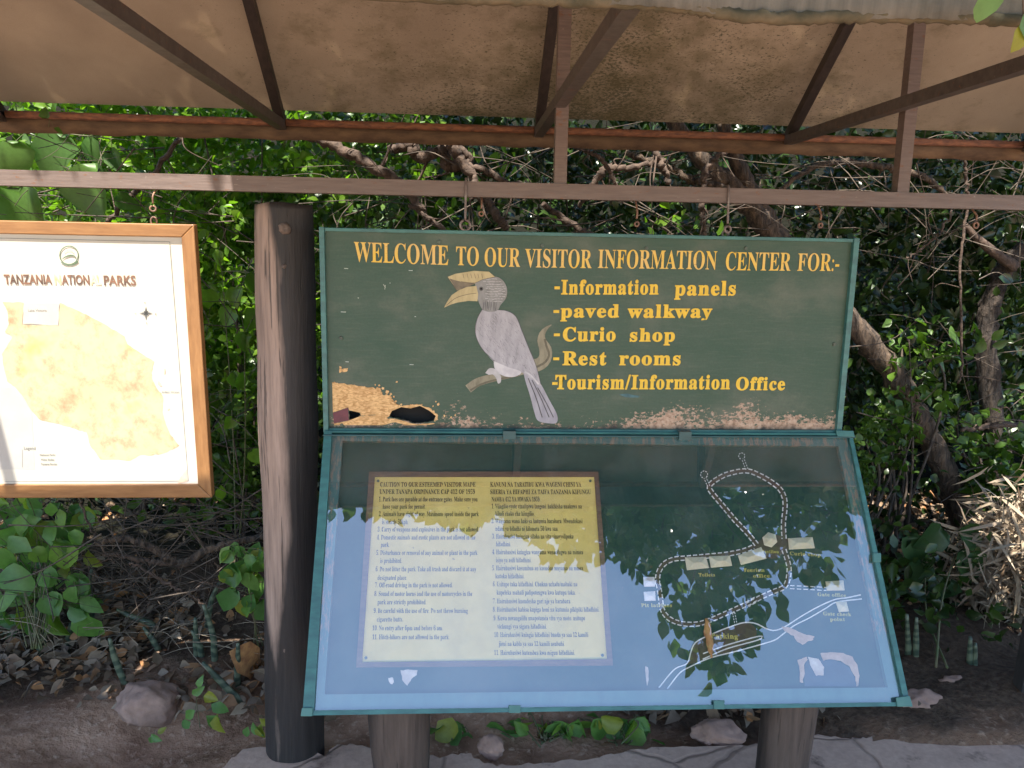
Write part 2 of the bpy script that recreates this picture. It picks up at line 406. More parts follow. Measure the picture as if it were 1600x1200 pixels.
def green_board():
    m, t, b, o = nt('green_board'); co = coords(t); x, y, z = sep(t, co)
    a = noise(t, coords(t, (1.5, 1, 2.6)), 2.6, 5, .6); s = noise(t, coords(t, (5, 1, 45)), 3, 5, .65); g = noise(t, co, 160, 3)
    c = ramp(t, a, [(.34, (.018, .064, .034)), (.52, (.036, .076, .045)), (.70, (.095, .115, .078))])
    c = mix(t, math_(t, 'MULTIPLY', step(t, s, .5, .8), .35), c, (.11, .13, .09))
    c = mix(t, .3, c, ramp(t, g, [(.35, (.5, .5, .5)), (.65, (1, 1, 1))]), 'MULTIPLY')
    h = maprange(t, z, .0, .12, 1, 0)
    side = maprange(t, x, -.1, .55, .0, .16)
    big = noise(t, co, 7, 4); fi = noise(t, coords(t, (1, 1, 1.7)), 62, 9, .75)
    val = math_(t, 'ADD', math_(t, 'ADD', math_(t, 'MULTIPLY', h, .26), math_(t, 'MULTIPLY', math_(t, 'MULTIPLY', side, h), .9)), math_(t, 'ADD', math_(t, 'MULTIPLY', big, .6), math_(t, 'MULTIPLY', fi, .85)))
    chip = step(t, val, .99, 1.01)
    c = mix(t, chip, c, ramp(t, noise(t, co, 90, 4), [(.3, (.16, .085, .045)), (.5, (.38, .26, .175)), (.75, (.50, .38, .29))]))
    grime = math_(t, 'MULTIPLY', maprange(t, z, .0, .045, 1, 0), noise(t, co, 22, 5))
    c = mix(t, step(t, grime, .3, .55), c, (.02, .018, .014))
    # rust at the two top corners
    cr = math_(t, 'ADD', maprange(t, z, .50, .555, 0, 1), maprange(t, math_(t, 'ABSOLUTE', x), .68, .745, 0, 1))
    c = mix(t, step(t, math_(t, 'ADD', cr, noise(t, co, 26, 5)), 1.75, 2.1), c, (.16, .085, .045))
    t.links.new(c, b.inputs['Base Color']); b.inputs['Roughness'].default_value = .5
    bump(t, b, math_(t, 'SUBTRACT', s, chip), .25, .002)
    return m
M['green_board'] = green_board()
def chipboard():
    m, t, b, o = nt('chipboard'); co = coords(t)
    v = N(t, 'ShaderNodeTexVoronoi', Scale=130); mp = coords(t, (1, 1, 2.2)); t.links.new(mp, v.inputs['Vector'])
    n = noise(t, co, 40, 6, .7)
    c = mix(t, .5, ramp(t, v.outputs['Color'], [(.2, (.36, .18, .055)), (.8, (.82, .54, .25))]), ramp(t, n, [(.3, (.36, .18, .06)), (.6, (.74, .46, .20))]))
    t.links.new(c, b.inputs['Base Color']); b.inputs['Roughness'].default_value = .85
    bump(t, b, n, .5, .003)
    return m
M['chipboard'] = chipboard()
def plan_board():
    m, t, b, o = nt('plan_board'); co = coords(t); x, y, z = sep(t, co)
    n = noise(t, coords(t, (2, 2, 3)), 3, 6, .65); g = noise(t, co, 90, 4)
    c = ramp(t, n, [(.3, (.014, .045, .038)), (.62, (.026, .065, .054)), (.78, (.06, .09, .07))])
    c = mix(t, .25, c, ramp(t, g, [(.35, (.5, .5, .5)), (.65, (1, 1, 1))]), 'MULTIPLY')
    c = mix(t, step(t, noise(t, co, 34, 6, .7), .69, .72), c, (.09, .06, .04))
    t.links.new(c, b.inputs['Base Color']); b.inputs['Roughness'].default_value = .75
    b.inputs['Specular IOR Level'].default_value = .2
    return m
M['plan_board'] = plan_board()
def border_mat():
    m, t, b, o = nt('case_border'); co = coords(t); x, y, z = sep(t, co)
    n = noise(t, coords(t, (6, 2, 2)), 3, 6, .65); f = noise(t, coords(t, (14, 3, 3)), 9, 6, .7)
    c = ramp(t, n, [(.3, (.035, .105, .105)), (.7, (.06, .15, .14))])
    top = maprange(t, z, .50, .60, 0, .22)
    c = mix(t, step(t, math_(t, 'ADD', f, top), .72, .80), c, (.24, .17, .13))
    t.links.new(c, b.inputs['Base Color']); b.inputs['Roughness'].default_value = .6
    return m
M['border'] = border_mat()
def brass_plate():
    m, t, b, o = nt('notice_plate'); co = coords(t); n = noise(t, co, 12, 5)
    c = ramp(t, n, [(.3, (.60, .44, .12)), (.7, (.72, .54, .17))])
    c = mix(t, step(t, noise(t, co, 50, 6), .7, .74), c, (.25, .2, .08))
    t.links.new(c, b.inputs['Base Color']); b.inputs['Roughness'].default_value = .45; b.inputs['Metallic'].default_value = .0
    return m
M['plate'] = brass_plate()
def glass_front():
    m = bpy.data.materials.new('glass_front'); m.use_nodes = True; t = m.node_tree; t.nodes.clear()
    o = N(t, 'ShaderNodeOutputMaterial'); tr = N(t, 'ShaderNodeBsdfTransparent'); gl = N(t, 'ShaderNodeBsdfGlossy', Roughness=0.0)
    fr0 = N(t, 'ShaderNodeFresnel', IOR=GLASS_IOR); gq = N(t, 'ShaderNodeNewGeometry'); ms0 = math_(t, 'MULTIPLY', fr0.outputs[0], math_(t, 'SUBTRACT', 1.0, gq.outputs['Backfacing'])); ms = N(t, 'ShaderNodeMixShader')
    tr.inputs[0].default_value = (.95, .97, .96, 1)
    d = N(t, 'ShaderNodeBsdfDiffuse'); d.inputs[0].default_value = (.5, .52, .48, 1)
    co = coords(t); dust = math_(t, 'MULTIPLY', step(t, noise(t, co, 5, 6, .65), .45, .8), .16)
    m2 = N(t, 'ShaderNodeMixShader')
    t.links.new(dust, m2.inputs[0]); t.links.new(tr.outputs[0], m2.inputs[1]); t.links.new(d.outputs[0], m2.inputs[2])
    t.links.new(ms0, ms.inputs[0]); t.links.new(m2.outputs[0], ms.inputs[1]); t.links.new(gl.outputs[0], ms.inputs[2])
    t.links.new(ms.outputs[0], o.inputs[0])
    mb = bpy.data.materials.new('glass_back'); mb.use_nodes = True; t = mb.node_tree; t.nodes.clear()
    o = N(t, 'ShaderNodeOutputMaterial'); tr = N(t, 'ShaderNodeBsdfTransparent'); t.links.new(tr.outputs[0], o.inputs[0])
    return m, mb
GLASS_IOR = 2.9
M['glass'], M['glass_back'] = glass_front()
def post_wood(name, cx, half, tone=True, dark=1.0):
    m, t, b, o = nt(name); co = coords(t); x, y, z = sep(t, co)
    s = noise(t, coords(t, (26, 26, 1.6)), 3, 7, .65); n = noise(t, coords(t, (5, 5, 1.2)), 2, 5)
    c = ramp(t, s, [(.25, (.15, .12, .10)), (.5, (.30, .24, .195)), (.75, (.42, .34, .28))])
    # darker on the flanks, paler along the face
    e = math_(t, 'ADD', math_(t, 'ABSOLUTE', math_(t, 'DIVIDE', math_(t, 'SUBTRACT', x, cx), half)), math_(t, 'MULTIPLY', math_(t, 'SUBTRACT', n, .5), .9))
    if tone == 'tall':
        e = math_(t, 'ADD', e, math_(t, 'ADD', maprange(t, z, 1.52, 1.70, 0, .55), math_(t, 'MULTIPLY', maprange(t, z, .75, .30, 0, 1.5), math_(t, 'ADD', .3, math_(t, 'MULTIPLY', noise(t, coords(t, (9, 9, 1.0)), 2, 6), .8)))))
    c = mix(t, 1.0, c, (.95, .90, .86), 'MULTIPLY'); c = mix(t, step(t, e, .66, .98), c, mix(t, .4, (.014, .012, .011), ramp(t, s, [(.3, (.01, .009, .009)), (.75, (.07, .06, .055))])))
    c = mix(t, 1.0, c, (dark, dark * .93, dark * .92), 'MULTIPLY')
    crack = step(t, noise(t, coords(t, (40, 40, 1.1)), 2, 3), .63, .65)
    c = mix(t, math_(t, 'MULTIPLY', crack, .7), c, (.02, .016, .012))
    t.links.new(c, b.inputs['Base Color']); b.inputs['Roughness'].default_value = .62
    bump(t, b, math_(t, 'SUBTRACT', s, crack), .45, .006)
    return m

# ------------------------------------------------------------------ ground
def rise(x, y):
    t = np.clip((y - 2.5) / 1.6, 0, 1); u = np.clip((y - 5.6) / 4, 0, 1)
    return .16 * t * t * (3 - 2 * t) + 4.6 * u * u * (3 - 2 * u)
def ground():
    xs = np.concatenate([np.linspace(-60, -5, 12), np.linspace(-4.5, 5.5, 150), np.linspace(6, 60, 12)])
    ys = np.concatenate([np.linspace(-60, -2, 12), np.linspace(-1.6, 1.6, 12), np.linspace(1.7, 5.2, 80), np.linspace(5.5, 12, 20), np.linspace(14, 60, 8)])
    X, Y = np.meshgrid(xs, ys, indexing='ij')
    Z = rise(X, Y)
    for k in range(14):
        a = RNG.uniform(0, 6.28); f = 2 ** RNG.uniform(0, 4.2); p = RNG.uniform(0, 6.28)
        Z = Z + .05 / f * np.sin(f * (X * math.cos(a) + Y * math.sin(a)) * 2 + p) * np.clip((Y - 1.9) / .5, 0, 1)
    Z += RNG.normal(size=Z.shape) * .005 * ((Y > 1.9) & (Y < 5))
    # small pits in the bare soil beside the path
    for k in range(26):
        c = onZ(RNG.uniform(130, 290), RNG.uniform(1150, 1185), 0); d2 = (X - c[0]) ** 2 + (Y - c[1]) ** 2
        Z -= .02 * np.exp(-d2 / .0004)
    Z = np.where(Y < 2.2, np.minimum(Z, -.012), Z)
    n, m = X.shape
    V = np.stack([X, Y, Z], -1).reshape(-1, 3)
    F = [(i * m + j, (i + 1) * m + j, (i + 1) * m + j + 1, i * m + j + 1) for i in range(n - 1) for j in range(m - 1)]
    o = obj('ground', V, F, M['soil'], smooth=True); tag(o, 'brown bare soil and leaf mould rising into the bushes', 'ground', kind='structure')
ground()
def path():
    edge = [(330, 1215), (380, 1170), (440, 1168), (505, 1182), (522, 1168), (552, 1162), (590, 1170), (640, 1180), (700, 1180), (732, 1176), (756, 1192), (790, 1196), (850, 1190), (920, 1188), (960, 1178), (1020, 1168), (1100, 1166), (1180, 1162), (1215, 1154), (1240, 1148), (1290, 1150), (1330, 1154), (1352, 1152), (1390, 1146), (1450, 1146), (1520, 1150), (1600, 1152), (1700, 1160)]
    b = [onZ(x, y, .03) for x, y in edge]; b = [np.array([-2.2, -2.88, .03])] + [np.array([-.75, 1.3, .03])] + b + [np.array([4, 2.3, .03]), np.array([4, -2.88, .03])]
    P = np.array(b); k = len(P)
    # fine wobble on the back edge
    E = [];
    for i in range(k):
        q = P[(i + 1) % k]
        s = 5 if 1 <= i < k - 3 else 1
        for j in range(s):
            u = j / s; r = P[i] * (1 - u) + q * u
            if s > 1: r = r + np.array([RNG.normal() * .003, RNG.normal() * .005, 0])
            E.append(r)
    E = np.array(E); n = len(E)
    V = np.vstack([E, E + [0, .006, -.012], E + [0, .012, -.09]])
    tris = tessellate_polygon([[Vector(q) for q in E]])
    F = [tuple(t) for t in tris] + [(i, (i + 1) % n, n + (i + 1) % n, n + i) for i in range(n)] + [(n + i, n + (i + 1) % n, 2 * n + (i + 1) % n, 2 * n + i) for i in range(n)]
    o = obj('path', V, F, M['stone_path']); tag(o, 'worn brownish paved walkway with a ragged edge in front of the posts', 'path', kind='structure')
    o['kind'] = 'structure'
path()

def road():  # pale ground added out of view to bounce warm light onto the signs
    V = [(-30, -28, .012), (30, -28, .012), (30, -2.9, .012), (-30, -2.9, .012)]
    o = obj('road', V, [(0, 1, 2, 3)], M['sand']); tag(o, 'sunlit sandy parking ground in front of the walkway', 'road', kind='structure')
road()
# ------------------------------------------------------------------ awning
YE_B, YE_F, ZE = 2.82, 1.05, 2.0
YR, ZR = 1.94, 2.645
X0, X1 = -2.45, 2.18
AW = thing('awning', (.4, YR, 0), 'brown cloth awning on a rusty steel frame stretched over the signs', 'awning')
RIBX = [-2.40, -1.505, -.6, .268, 1.15, 2.03]
def sag(x):
    u = [RIBX[0] - .05] + RIBX[1:-1] + [RIBX[-1] + .5]
    for a, b in zip(u[:-1], u[1:]):
        if a <= x <= b: return math.sin(math.pi * (x - a) / (b - a))
    return 0
def awning():
    # back slope
    xs = np.linspace(X0, X1, 70); ts = np.linspace(0, 1, 24); V = []
    for x in xs:
        for t in ts:
            V.append((x, YR + (YE_B + .012 - YR) * t, ZR + .02 + (ZE + .022 - ZR) * t - .02 * sag(x) * math.sin(math.pi * t)))
    m = len(ts); F = [(i * m + j, i * m + j + 1, (i + 1) * m + j + 1, (i + 1) * m + j) for i in range(len(xs) - 1) for j in range(m - 1) if not (xs[i] > 1.86 and ts[j] < .55)]  # unseen corner cut out to let sun onto the grass heap
    obj('back_cloth', V, F, M['canopy'], AW, True)
    # front slope; unseen opening added on the left to let sun onto the map
    def roofpt(x, z):        # where the sun ray to the hanging map crosses the front slope
        k = (ZR + .02 - ZE - .02) / (YR - YE_F); p = np.array([x, 2.21, z])
        t = (ZR + .02 - k * (YR - p[1]) - p[2]) / (S[2] - k * S[1]); return p + S * t
    sun_opening = []
    cs = [(-1.375, .955), (-.60, 1.0), (-.60, 1.76), (-1.375, 1.76)]
    for i in range(4):
        a, b = np.array(cs[i]), np.array(cs[(i + 1) % 4])
        for u in np.linspace(0, 1, 16, endpoint=False):
            q = a + (b - a) * u; sun_opening.append(roofpt(q[0] + RNG.normal() * .004, q[1] + RNG.normal() * .003))
    outer = [np.array([X0, YR, ZR + .02]), np.array([1.86, YR, ZR + .02]), np.array([X1, YE_F, ZE + .02]), np.array([X0, YE_F, ZE + .02])]  # ridge corner drawn in as well, so sun reaches the grass heap
    tr = tessellate_polygon([[Vector(q) for q in outer], [Vector(q) for q in sun_opening]])
    obj('front_cloth', outer + sun_opening, [tuple(q) for q in tr], M['canopy'], AW)
    # valance
    bot = [(-700, -30), (200, -14), (480, -3), (700, 6), (850, 10), (960, 14), (1040, 19), (1100, 26), (1160, 36), (1230, 38), (1320, 36), (1420, 36), (1500, 38), (1600, 43), (1750, 50), (2100, 62)]
    P = spline([onY(a, b, YE_F) for a, b in bot], 12); P = P[(P[:, 0] > X0 - .02) & (P[:, 0] < X1)]
    P[:, 0] = np.clip(P[:, 0], X0, X1)
    Pz = P[:, 2] + RNG.normal(size=len(P)) * .0007
    rows = 8; V = []
    for p, pz in zip(P, Pz):
        for j in range(rows):
            u = j / (rows - 1); V.append((p[0], YE_F - .012 - .008 * math.sin(u * 3) + .006 * math.sin(p[0] * 19) * (1 - u), pz + (ZE + .03 - pz) * u))
    n = len(P); F = [(i * rows + j, (i + 1) * rows + j, (i + 1) * rows + j + 1, i * rows + j + 1) for i in range(n - 1) for j in range(rows - 1)]
    v = obj('valance', V, F, M['valance'], AW, True)
    sm = v.modifiers.new('thick', 'SOLIDIFY'); sm.thickness = .006; sm.offset = 1
    mb = MB(); mb.tube([(p[0], YE_F - .014, z + .004) for p, z in zip(P, Pz)], [.0075 + abs(RNG.normal()) * .0007 for _ in P], 7, .06)
    mb.build('valance_hem', M['hem'], AW, True)
    # back hem below the pipe
    mb = MB(); xs = np.linspace(X0, X1, 90); V = []
    for x in xs:
        w = .002 * math.sin(x * 23) + RNG.normal() * .0012
        V += [(x, YE_B - .004, ZE - .006), (x, YE_B - .016, ZE - .028 + w), (x, YE_B - .006, ZE - .058 + w), (x, YE_B + .018, ZE - .050 + w), (x, YE_B + .02, ZE - .004)]
    F = [(i * 5 + j, i * 5 + (j + 1) % 5, (i + 1) * 5 + (j + 1) % 5, (i + 1) * 5 + j) for i in range(89) for j in range(5)]
    obj('back_hem', V, F, M['hem2'], AW, True)
    for nm, y, z in (('back_pipe', YE_B - .016, ZE - .002), ('front_pipe', YE_F + .02, ZE), ('ridge_pipe', YR, ZR - .01)):
        MB().tube(np.array([(X0, y, z), (0, y, z), (X1, y, z)]), .0125, 10).build(nm, M['rust'], AW, True)
    for x in RIBX:
        for (ya, za) in ((YE_B - .02, ZE - .004), (YE_F + .02, ZE)):
            if ya < YR and x < 0: pass
            MB().bar((x, ya, za), (x, YR, ZR - .012), .03, .03).build('rib', M['steel_dark'], AW)
    for a, b in (((-.6, 2.80, 2.0), (-.6, 1.07, 2.0)), ((.268, 2.80, 2.0), (.268, 1.07, 2.0)), ((1.149, 2.795, 2.0), (1.149 + .0, 1.07, 2.0)), ((-1.505, 2.80, 2.0), (-1.505, 1.07, 2.0)), ((2.03, 2.80, 2.0), (2.03, 1.07, 2.0))):
        a, b = np.array(a), np.array(b)
        if a[0] == 1.149: b = onZ(1600, 92, 2.0); b = a + (b - a) * ((a[1] - 1.07) / (a[1] - b[1]))
        MB().bar(a - [0, 0, .012], b - [0, 0, .012], .03, .03).build('tie_bar', M['steel_tie'], AW)
    for x in (.275, 1.251):
        MB().bar((x, 2.222, 1.773), (x, 2.222, 2.43), .034, .034, (0, 1, 0)).build('upright', M['steel_paint'], AW)
    MB().box((X0, 2.2, 1.733), (X1, 2.242, 1.7735)).build('hanging_beam', M['steel_paint'], AW)
    for x in (X0 + .03, X1 - .03):      # end posts that carry the frame, outside the picture
        MB().bar((x, 2.222, -.1), (x, 2.222, 1.733), .05, .05, (0, 1, 0)).build('end_post', M['steel_paint'], AW)
        MB().bar((x, 2.222, 1.7735), (x, 2.222, 2.43), .04, .04, (0, 1, 0)).build('end_post', M['steel_paint'], AW)
M['hem2'] = simple('hem2', (.20, .125, .07), (.075, .045, .028), 12, .9, .4, (1, 3, 3), (.3, .7))
awning()

# ------------------------------------------------------------------ hooks on the beam
def hook(px, top, ringy, r, wire, mat, label, over):
    a = onY(px, top, 2.198); b = onY(px - 1, ringy - 8, 2.196); c = onY(px - 1, ringy, 2.196)
    pts = ([(a[0], 2.246, 1.757), (a[0], 2.24, 1.776), (a[0], 2.215, 1.779), (a[0], 2.196, 1.774)] if over else [(a[0], 2.222, 1.735)])
    pts += [(a[0] * .5 + b[0] * .5, 2.195, (a[2] + b[2]) / 2), tuple(b)]
    t = thing('hook', (a[0], 2.2, 1.733), label, 'hook', 'hooks on the hanging beam')
    MB().tube(spline(pts, 6), wire, 6).build('shank', mat, t, True)
    ring = [c + np.array([math.sin(q) * r, 0.002 * math.sin(q), math.cos(q) * r]) for q in np.linspace(.0, 6.0, 16)]
    MB().tube(ring, wire, 6).build('eye', mat, t, True)
hook(240, 293, 326, .007, .0025, M['rust_wire'], 'small rusty hook above the wooden framed map', False)
hook(728, 288, 352, .014, .0038, M['grey_wire'], 'long grey hook with a round eye wrapped over the beam, nearest the hornbill', True)
hook(753, 312, 334, .006, .0025, M['rust_wire'], 'short brown hook beside the long round-eyed hook', False)
hook(996, 318, 350, .006, .0028, M['rust_wire'], 'brown hook hanging over the word INFORMATION', False)
hook(1138, 293, 358, .009, .0036, M['grey_wire'], 'grey double wire hook wrapped over the beam above the word CENTER', True)
hook(1283, 326, 352, .006, .003, M['rust_wire'], 'brown hook hanging over the word FOR', False)
hook(1526, 330, 352, .008, .003, M['rust_wire'], 'orange rusty hook at the far end of the beam, past the green signboard', False)
# ------------------------------------------------------------------ green welcome sign
sP = Plane((0, 2.2, 0), (0, -1, 0), (0, 0, 1))
def xz(x, y): p = sP(x, y); return p[0], p[2]
SX0, SX1, SZ0, SZ1 = -.364, 1.112, 1.086, 1.632
WS = thing('welcome_sign', (.38, 2.2, 1.083), 'dark green welcome signboard with yellow lettering and a painted hornbill', 'signboard')
def jag(pts, amp, n=4):
    out = []; k = len(pts)
    for i in range(k):
        a, b = np.array(pts[i], float), np.array(pts[(i + 1) % k], float)
        for j in range(n):
            u = j / n; out.append(tuple(a + (b - a) * u + (RNG.normal(size=2) * amp if j else 0)))
    return out
def z6(u, v): return 490 + u / 3.43, 340 + v / 3.43
def z7(u, v): return 850 + u / 3.2, 340 + v / 3.2
def inpoly(x, y, poly):
    c = False; j = len(poly) - 1
    for i in range(len(poly)):
        if (poly[i][1] > y) != (poly[j][1] > y) and x < (poly[j][0] - poly[i][0]) * (y - poly[i][1]) / (poly[j][1] - poly[i][1]) + poly[i][0]: c = not c
        j = i
    return c
def welcome():
    hole = jag([z6(*q) for q in [(405, 1065), (420, 1035), (470, 1015), (520, 1022), (570, 1008), (620, 1035), (655, 1062), (640, 1090), (600, 1098), (540, 1105), (480, 1085), (430, 1075)]], .5, 4)
    hole2 = jag([z6(*q) for q in [(190, 1035), (245, 1040), (250, 1060), (225, 1082), (190, 1085)]], .4, 4)
    fr = [np.array(q) for q in ((SX0, 2.2, SZ0), (SX1, 2.2, SZ0), (SX1, 2.2, SZ1), (SX0, 2.2, SZ1))]
    H = [[sP(*q) for q in hole], [sP(*q) for q in hole2]]
    tr = tessellate_polygon([[Vector(q) for q in L] for L in [fr] + H])
    V = fr + H[0] + H[1]; k = len(V); F = [tuple(t) for t in tr]
    V2 = [q + np.array([0, .013, 0]) for q in V]; F += [tuple(i + k for i in t)[::-1] for t in tr]
    s = 0
    for L in (fr, H[0], H[1]):
        n = len(L); F += [(s + i, s + (i + 1) % n, k + s + (i + 1) % n, k + s + i) for i in range(n)]; s += n
    b = obj('board', V + V2, F, M['green_board'], WS)
    MB().box((SX0 + .01, 2.24, SZ0 - .005), (SX1 - .01, 2.246, SZ1 - .01)).build('back_panel', M['black'], WS)
    # angle iron rim
    for nm, a, c in (('rim', (SX0 - .014, 2.186, SZ0 - .012), (SX0, 2.25, SZ1 + .012)), ('rim', (SX1, 2.186, SZ0 - .012), (SX1 + .016, 2.25, SZ1 + .012)),
                     ('rim', (SX0, 2.19, SZ1), (SX1, 2.25, SZ1 + .010)), ('rim', (SX0, 2.19, SZ0 - .012), (SX1, 2.25, SZ0))):
        bevel(MB().box(a, c).build(nm, M['teal'] if nm == 'rim' else 0, WS), .0015)
    # bare chipboard where the paint has come away
    mb = MB(); poly3(mb, jag([z6(*q) for q in [(100, 880), (150, 888), (210, 897), (270, 905), (330, 915), (345, 905), (362, 925), (372, 950), (410, 950), (425, 975), (445, 1000), (480, 1008), (520, 1000), (570, 1002), (630, 1022), (668, 1062), (662, 1085), (645, 1090)]], 1.0, 7)[:-6] +
          [z6(*q) for q in [(655, 1063), (620, 1034), (570, 1008), (520, 1022), (470, 1015), (420, 1035), (405, 1064), (390, 1075), (360, 1068), (330, 1055), (290, 1058), (254, 1062), (250, 1045), (190, 1032), (186, 1016), (104, 1044)]], sP, .0012)
    for u, v, r_ in [(372, 915, 9), (395, 935, 11), (415, 945, 6), (352, 900, 6), (440, 985, 7), (445, 880, 6), (470, 1000, 5), (330, 895, 5), (430, 960, 5), (655, 985, 5), (668, 1000, 7), (640, 1010, 4), (580, 1000, 4), (700, 1062, 8), (735, 1070, 6), (760, 1058, 5)]:
        poly3(mb, jag([z6(u + r_ * math.cos(a) * RNG.uniform(.5, 1.3), v + r_ * math.sin(a) * RNG.uniform(.5, 1.3)) for a in np.linspace(0, 5.3, 6)], .3, 3), sP, .0012)
    mb.build('bare_patch', M['chipboard'], WS)
    mb = MB(); poly3(mb, jag([z6(*q) for q in [(104, 1046), (186, 1017), (189, 1086), (110, 1102)]], .2, 3), sP, .0016); mb.build('maroon_patch', simple('maroon', (.16, .04, .05), (.10, .028, .035), 30, .6, .1), WS)
    mb = MB(); poly3(mb, jag([z6(*q) for q in [(110, 1103), (190, 1087), (250, 1064), (300, 1060), (350, 1057), (400, 1078), (440, 1078), (500, 1095), (560, 1108), (640, 1100), (655, 1104), (560, 1112), (490, 1112), (440, 1096), (370, 1112), (110, 1112)]], .4, 3), sP, .0014); mb.build('bare_patch', M['chipboard'], WS)
    mb = MB()
    for q in [[(138, 795), (150, 800), (152, 825), (138, 832)], [(152, 812), (185, 806), (180, 824), (155, 828)]]: poly3(mb, jag([z6(*p) for p in q], .3, 3), sP, .0012)
    mb.build('bare_patch', M['chipboard'], WS)
    # scratches and specks
    mb = MB()
    for u, v, l in [(175, 272, 22), (520, 283, 22), (160, 505, 28), (180, 772, 18), (525, 787, 22), (240, 430, 6), (545, 530, 8), (410, 350, 6)]:
        q = z6(u, v); ribbon(mb, [(q[0] - l / 7, q[1]), (q[0] + l / 7, q[1] + .3)], .9, sP, .0012)
    for u, v in [(385, 375)]:
        q = z6(u, v); ribbon(mb, [(q[0], q[1] - 4), (q[0] - 1, q[1] + 3)], .7, sP, .0012); ribbon(mb, [(q[0] - 3, q[1] - 5), (q[0], q[1])], .7, sP, .0012)
    mb.build('scratch_marks', simple('scratch', (.55, .6, .52), (.4, .45, .38), 60, .8, 0), WS)
    mb = MB(); poly3(mb, jag([z7(*q) for q in [(375, 885), (420, 880), (480, 893), (470, 900), (410, 898)]], .3, 3), sP, .0011); mb.build('blue_smear', simple('smear', (.06, .15, .16), None, 60, .6, 0), WS)
    # lettering
    mb = MB()
    hd = [('WELCOME', 553.5, 700.5, 408.5, 414.2, 30.5), ('TO', 712.5, 748, 414.2, 415, 29), ('OUR', 757, 812.5, 416, 417, 29), ('VISITOR', 820, 924, 417.5, 419, 28.5),
          ('INFORMATION', 934, 1119, 418.6, 421, 28.5), ('CENTER', 1133, 1234.5, 422, 423, 28), ('FOR:-', 1245, 1310, 423, 423.5, 27)]
    for s, a, b, y1, y2, c in hd: put_text(mb, s, a, b, y1, c, sP, .0018, True, 0.0, y2)
    mb.build('heading_lettering', M['gold'], WS)
    mb = MB()
    ls = [('-', 866, 874.5, 457, 24), ('Information', 876.5, 1028.5, 459.5, 23), ('panels', 1053.5, 1149, 461, 23), ('-', 864.5, 873.5, 494, 24), ('paved', 875.5, 967, 495.5, 21), ('walkway', 980, 1112, 496, 21),
          ('-', 865, 874.5, 530, 23), ('Curio', 879, 961.5, 532.5, 22), ('shop', 983.5, 1054, 533, 21), ('-', 864, 873.5, 567.5, 23), ('Rest', 878.5, 947.5, 570, 22), ('rooms', 967, 1063, 570, 22),
          ('-', 862.5, 871, 606, 23), ('Tourism/Information', 867, 1140, 607.5, 22.5), ('Office', 1149, 1226, 609, 20.5)]
    for s, a, b, y, c in ls: put_text(mb, s, a, b, y, c, sP, .0018, True, .022, None, 3, 1.12)
    mb.build('list_lettering', M['yellow'], WS)
    for x, y in [(686, 378), (847, 384), (1010, 388), (1165, 388), (533, 528), (1303, 538), (534, 664)]:
        c = sP(x, y); m2 = MB(); m2.tube([c + [0, .001, 0], c + [0, -.004, 0]], [.006, .0045], 10); m2.build('screw', M['screw'], WS)
    for px, py in ((726, 356), (1137, 364)):
        c = sP(px, py); ring = [c + np.array([math.sin(q) * .009, .02, math.cos(q) * .009 - .002]) for q in np.linspace(0, 6.28, 14)]
        MB().tube(ring, .0032, 6).build('eye_bolt', M['grey_wire'], WS, True)
    # the painted bird
    bp = bpy.data.objects.new('bird_painting', None); COL.objects.link(bp); bp.parent = WS; bp.empty_display_size = .05
    def feather_mat(nm, a, b_, sc=34): return simple(nm, a, b_, sc, .6, 0, (2.2, 1, .8), (.32, .68))
    m_body = feather_mat('bird_body', (.42, .40, .41), (.27, .26, .27), 22); m_tail = feather_mat('bird_tail', (.36, .35, .37), (.25, .24, .265), 22); m_head = feather_mat('bird_head', (.27, .265, .25), (.18, .18, .165))
    m_white = simple('bird_white', (.56, .54, .53), (.42, .40, .41), 40, .6, 0); m_branch = feather_mat('bird_branch', (.30, .27, .18), (.15, .135, .085), 24)
    m_bill = feather_mat('bird_bill', (.52, .43, .23), (.36, .29, .14), 24); m_line = simple('bird_line', (.055, .052, .055), (.10, .095, .10), 60, .6, 0); m_pale = simple('bird_pale', (.46, .44, .43), (.36, .35, .33), 60, .6, 0)
    def sm(pts, n=5):
        P = spline(np.array(pts + pts[:1], float), n)[:-1]; return [z6(*q) for q in P]
    def part(nm, pts, mat, off, smooth=True):
        m2 = MB(); poly3(m2, sm(pts) if smooth else [z6(*q) for q in pts], sP, off); return m2.build(nm, mat, bp)
    m2 = MB(); ribbon(m2, [z6(*q) for q in [(828, 918), (880, 882), (960, 858), (1040, 842), (1125, 822)]], 14, sP, .0013, wfun=lambda u: 1 - .25 * u)
    ribbon(m2, [z6(*q) for q in [(1165, 792), (1205, 788), (1238, 758), (1243, 710), (1222, 660), (1226, 620), (1250, 590), (1275, 574)]], 19, sP, .00135, wfun=lambda u: 1.05 - .98 * max(0, u - .45) / .55)
    m2.build('branch', m_branch, bp)
    m2 = MB(); ribbon(m2, [z6(*q) for q in [(840, 925), (900, 892), (980, 868), (1100, 845)]], 3, sP, .0015); ribbon(m2, [z6(*q) for q in [(1195, 800), (1240, 775), (1262, 735), (1248, 690), (1238, 650)]], 3.4, sP, .0015); m2.build('branch_shading', feather_mat('bark_tone', (.13, .115, .07), (.08, .07, .045)), bp)
    part('tail', [(1125, 835), (1165, 828), (1215, 888), (1262, 975), (1304, 1055), (1302, 1098), (1262, 1102), (1203, 1088), (1182, 1040), (1160, 955), (1138, 885)], m_tail, .0014)
    part('body', [(905, 490), (940, 484), (980, 493), (1030, 499), (1082, 530), (1112, 600), (1152, 700), (1187, 785), (1218, 897), (1188, 880), (1120, 832), (1050, 806), (970, 772), (930, 733), (890, 682), (868, 622), (868, 570), (886, 525)], m_body, .0016)
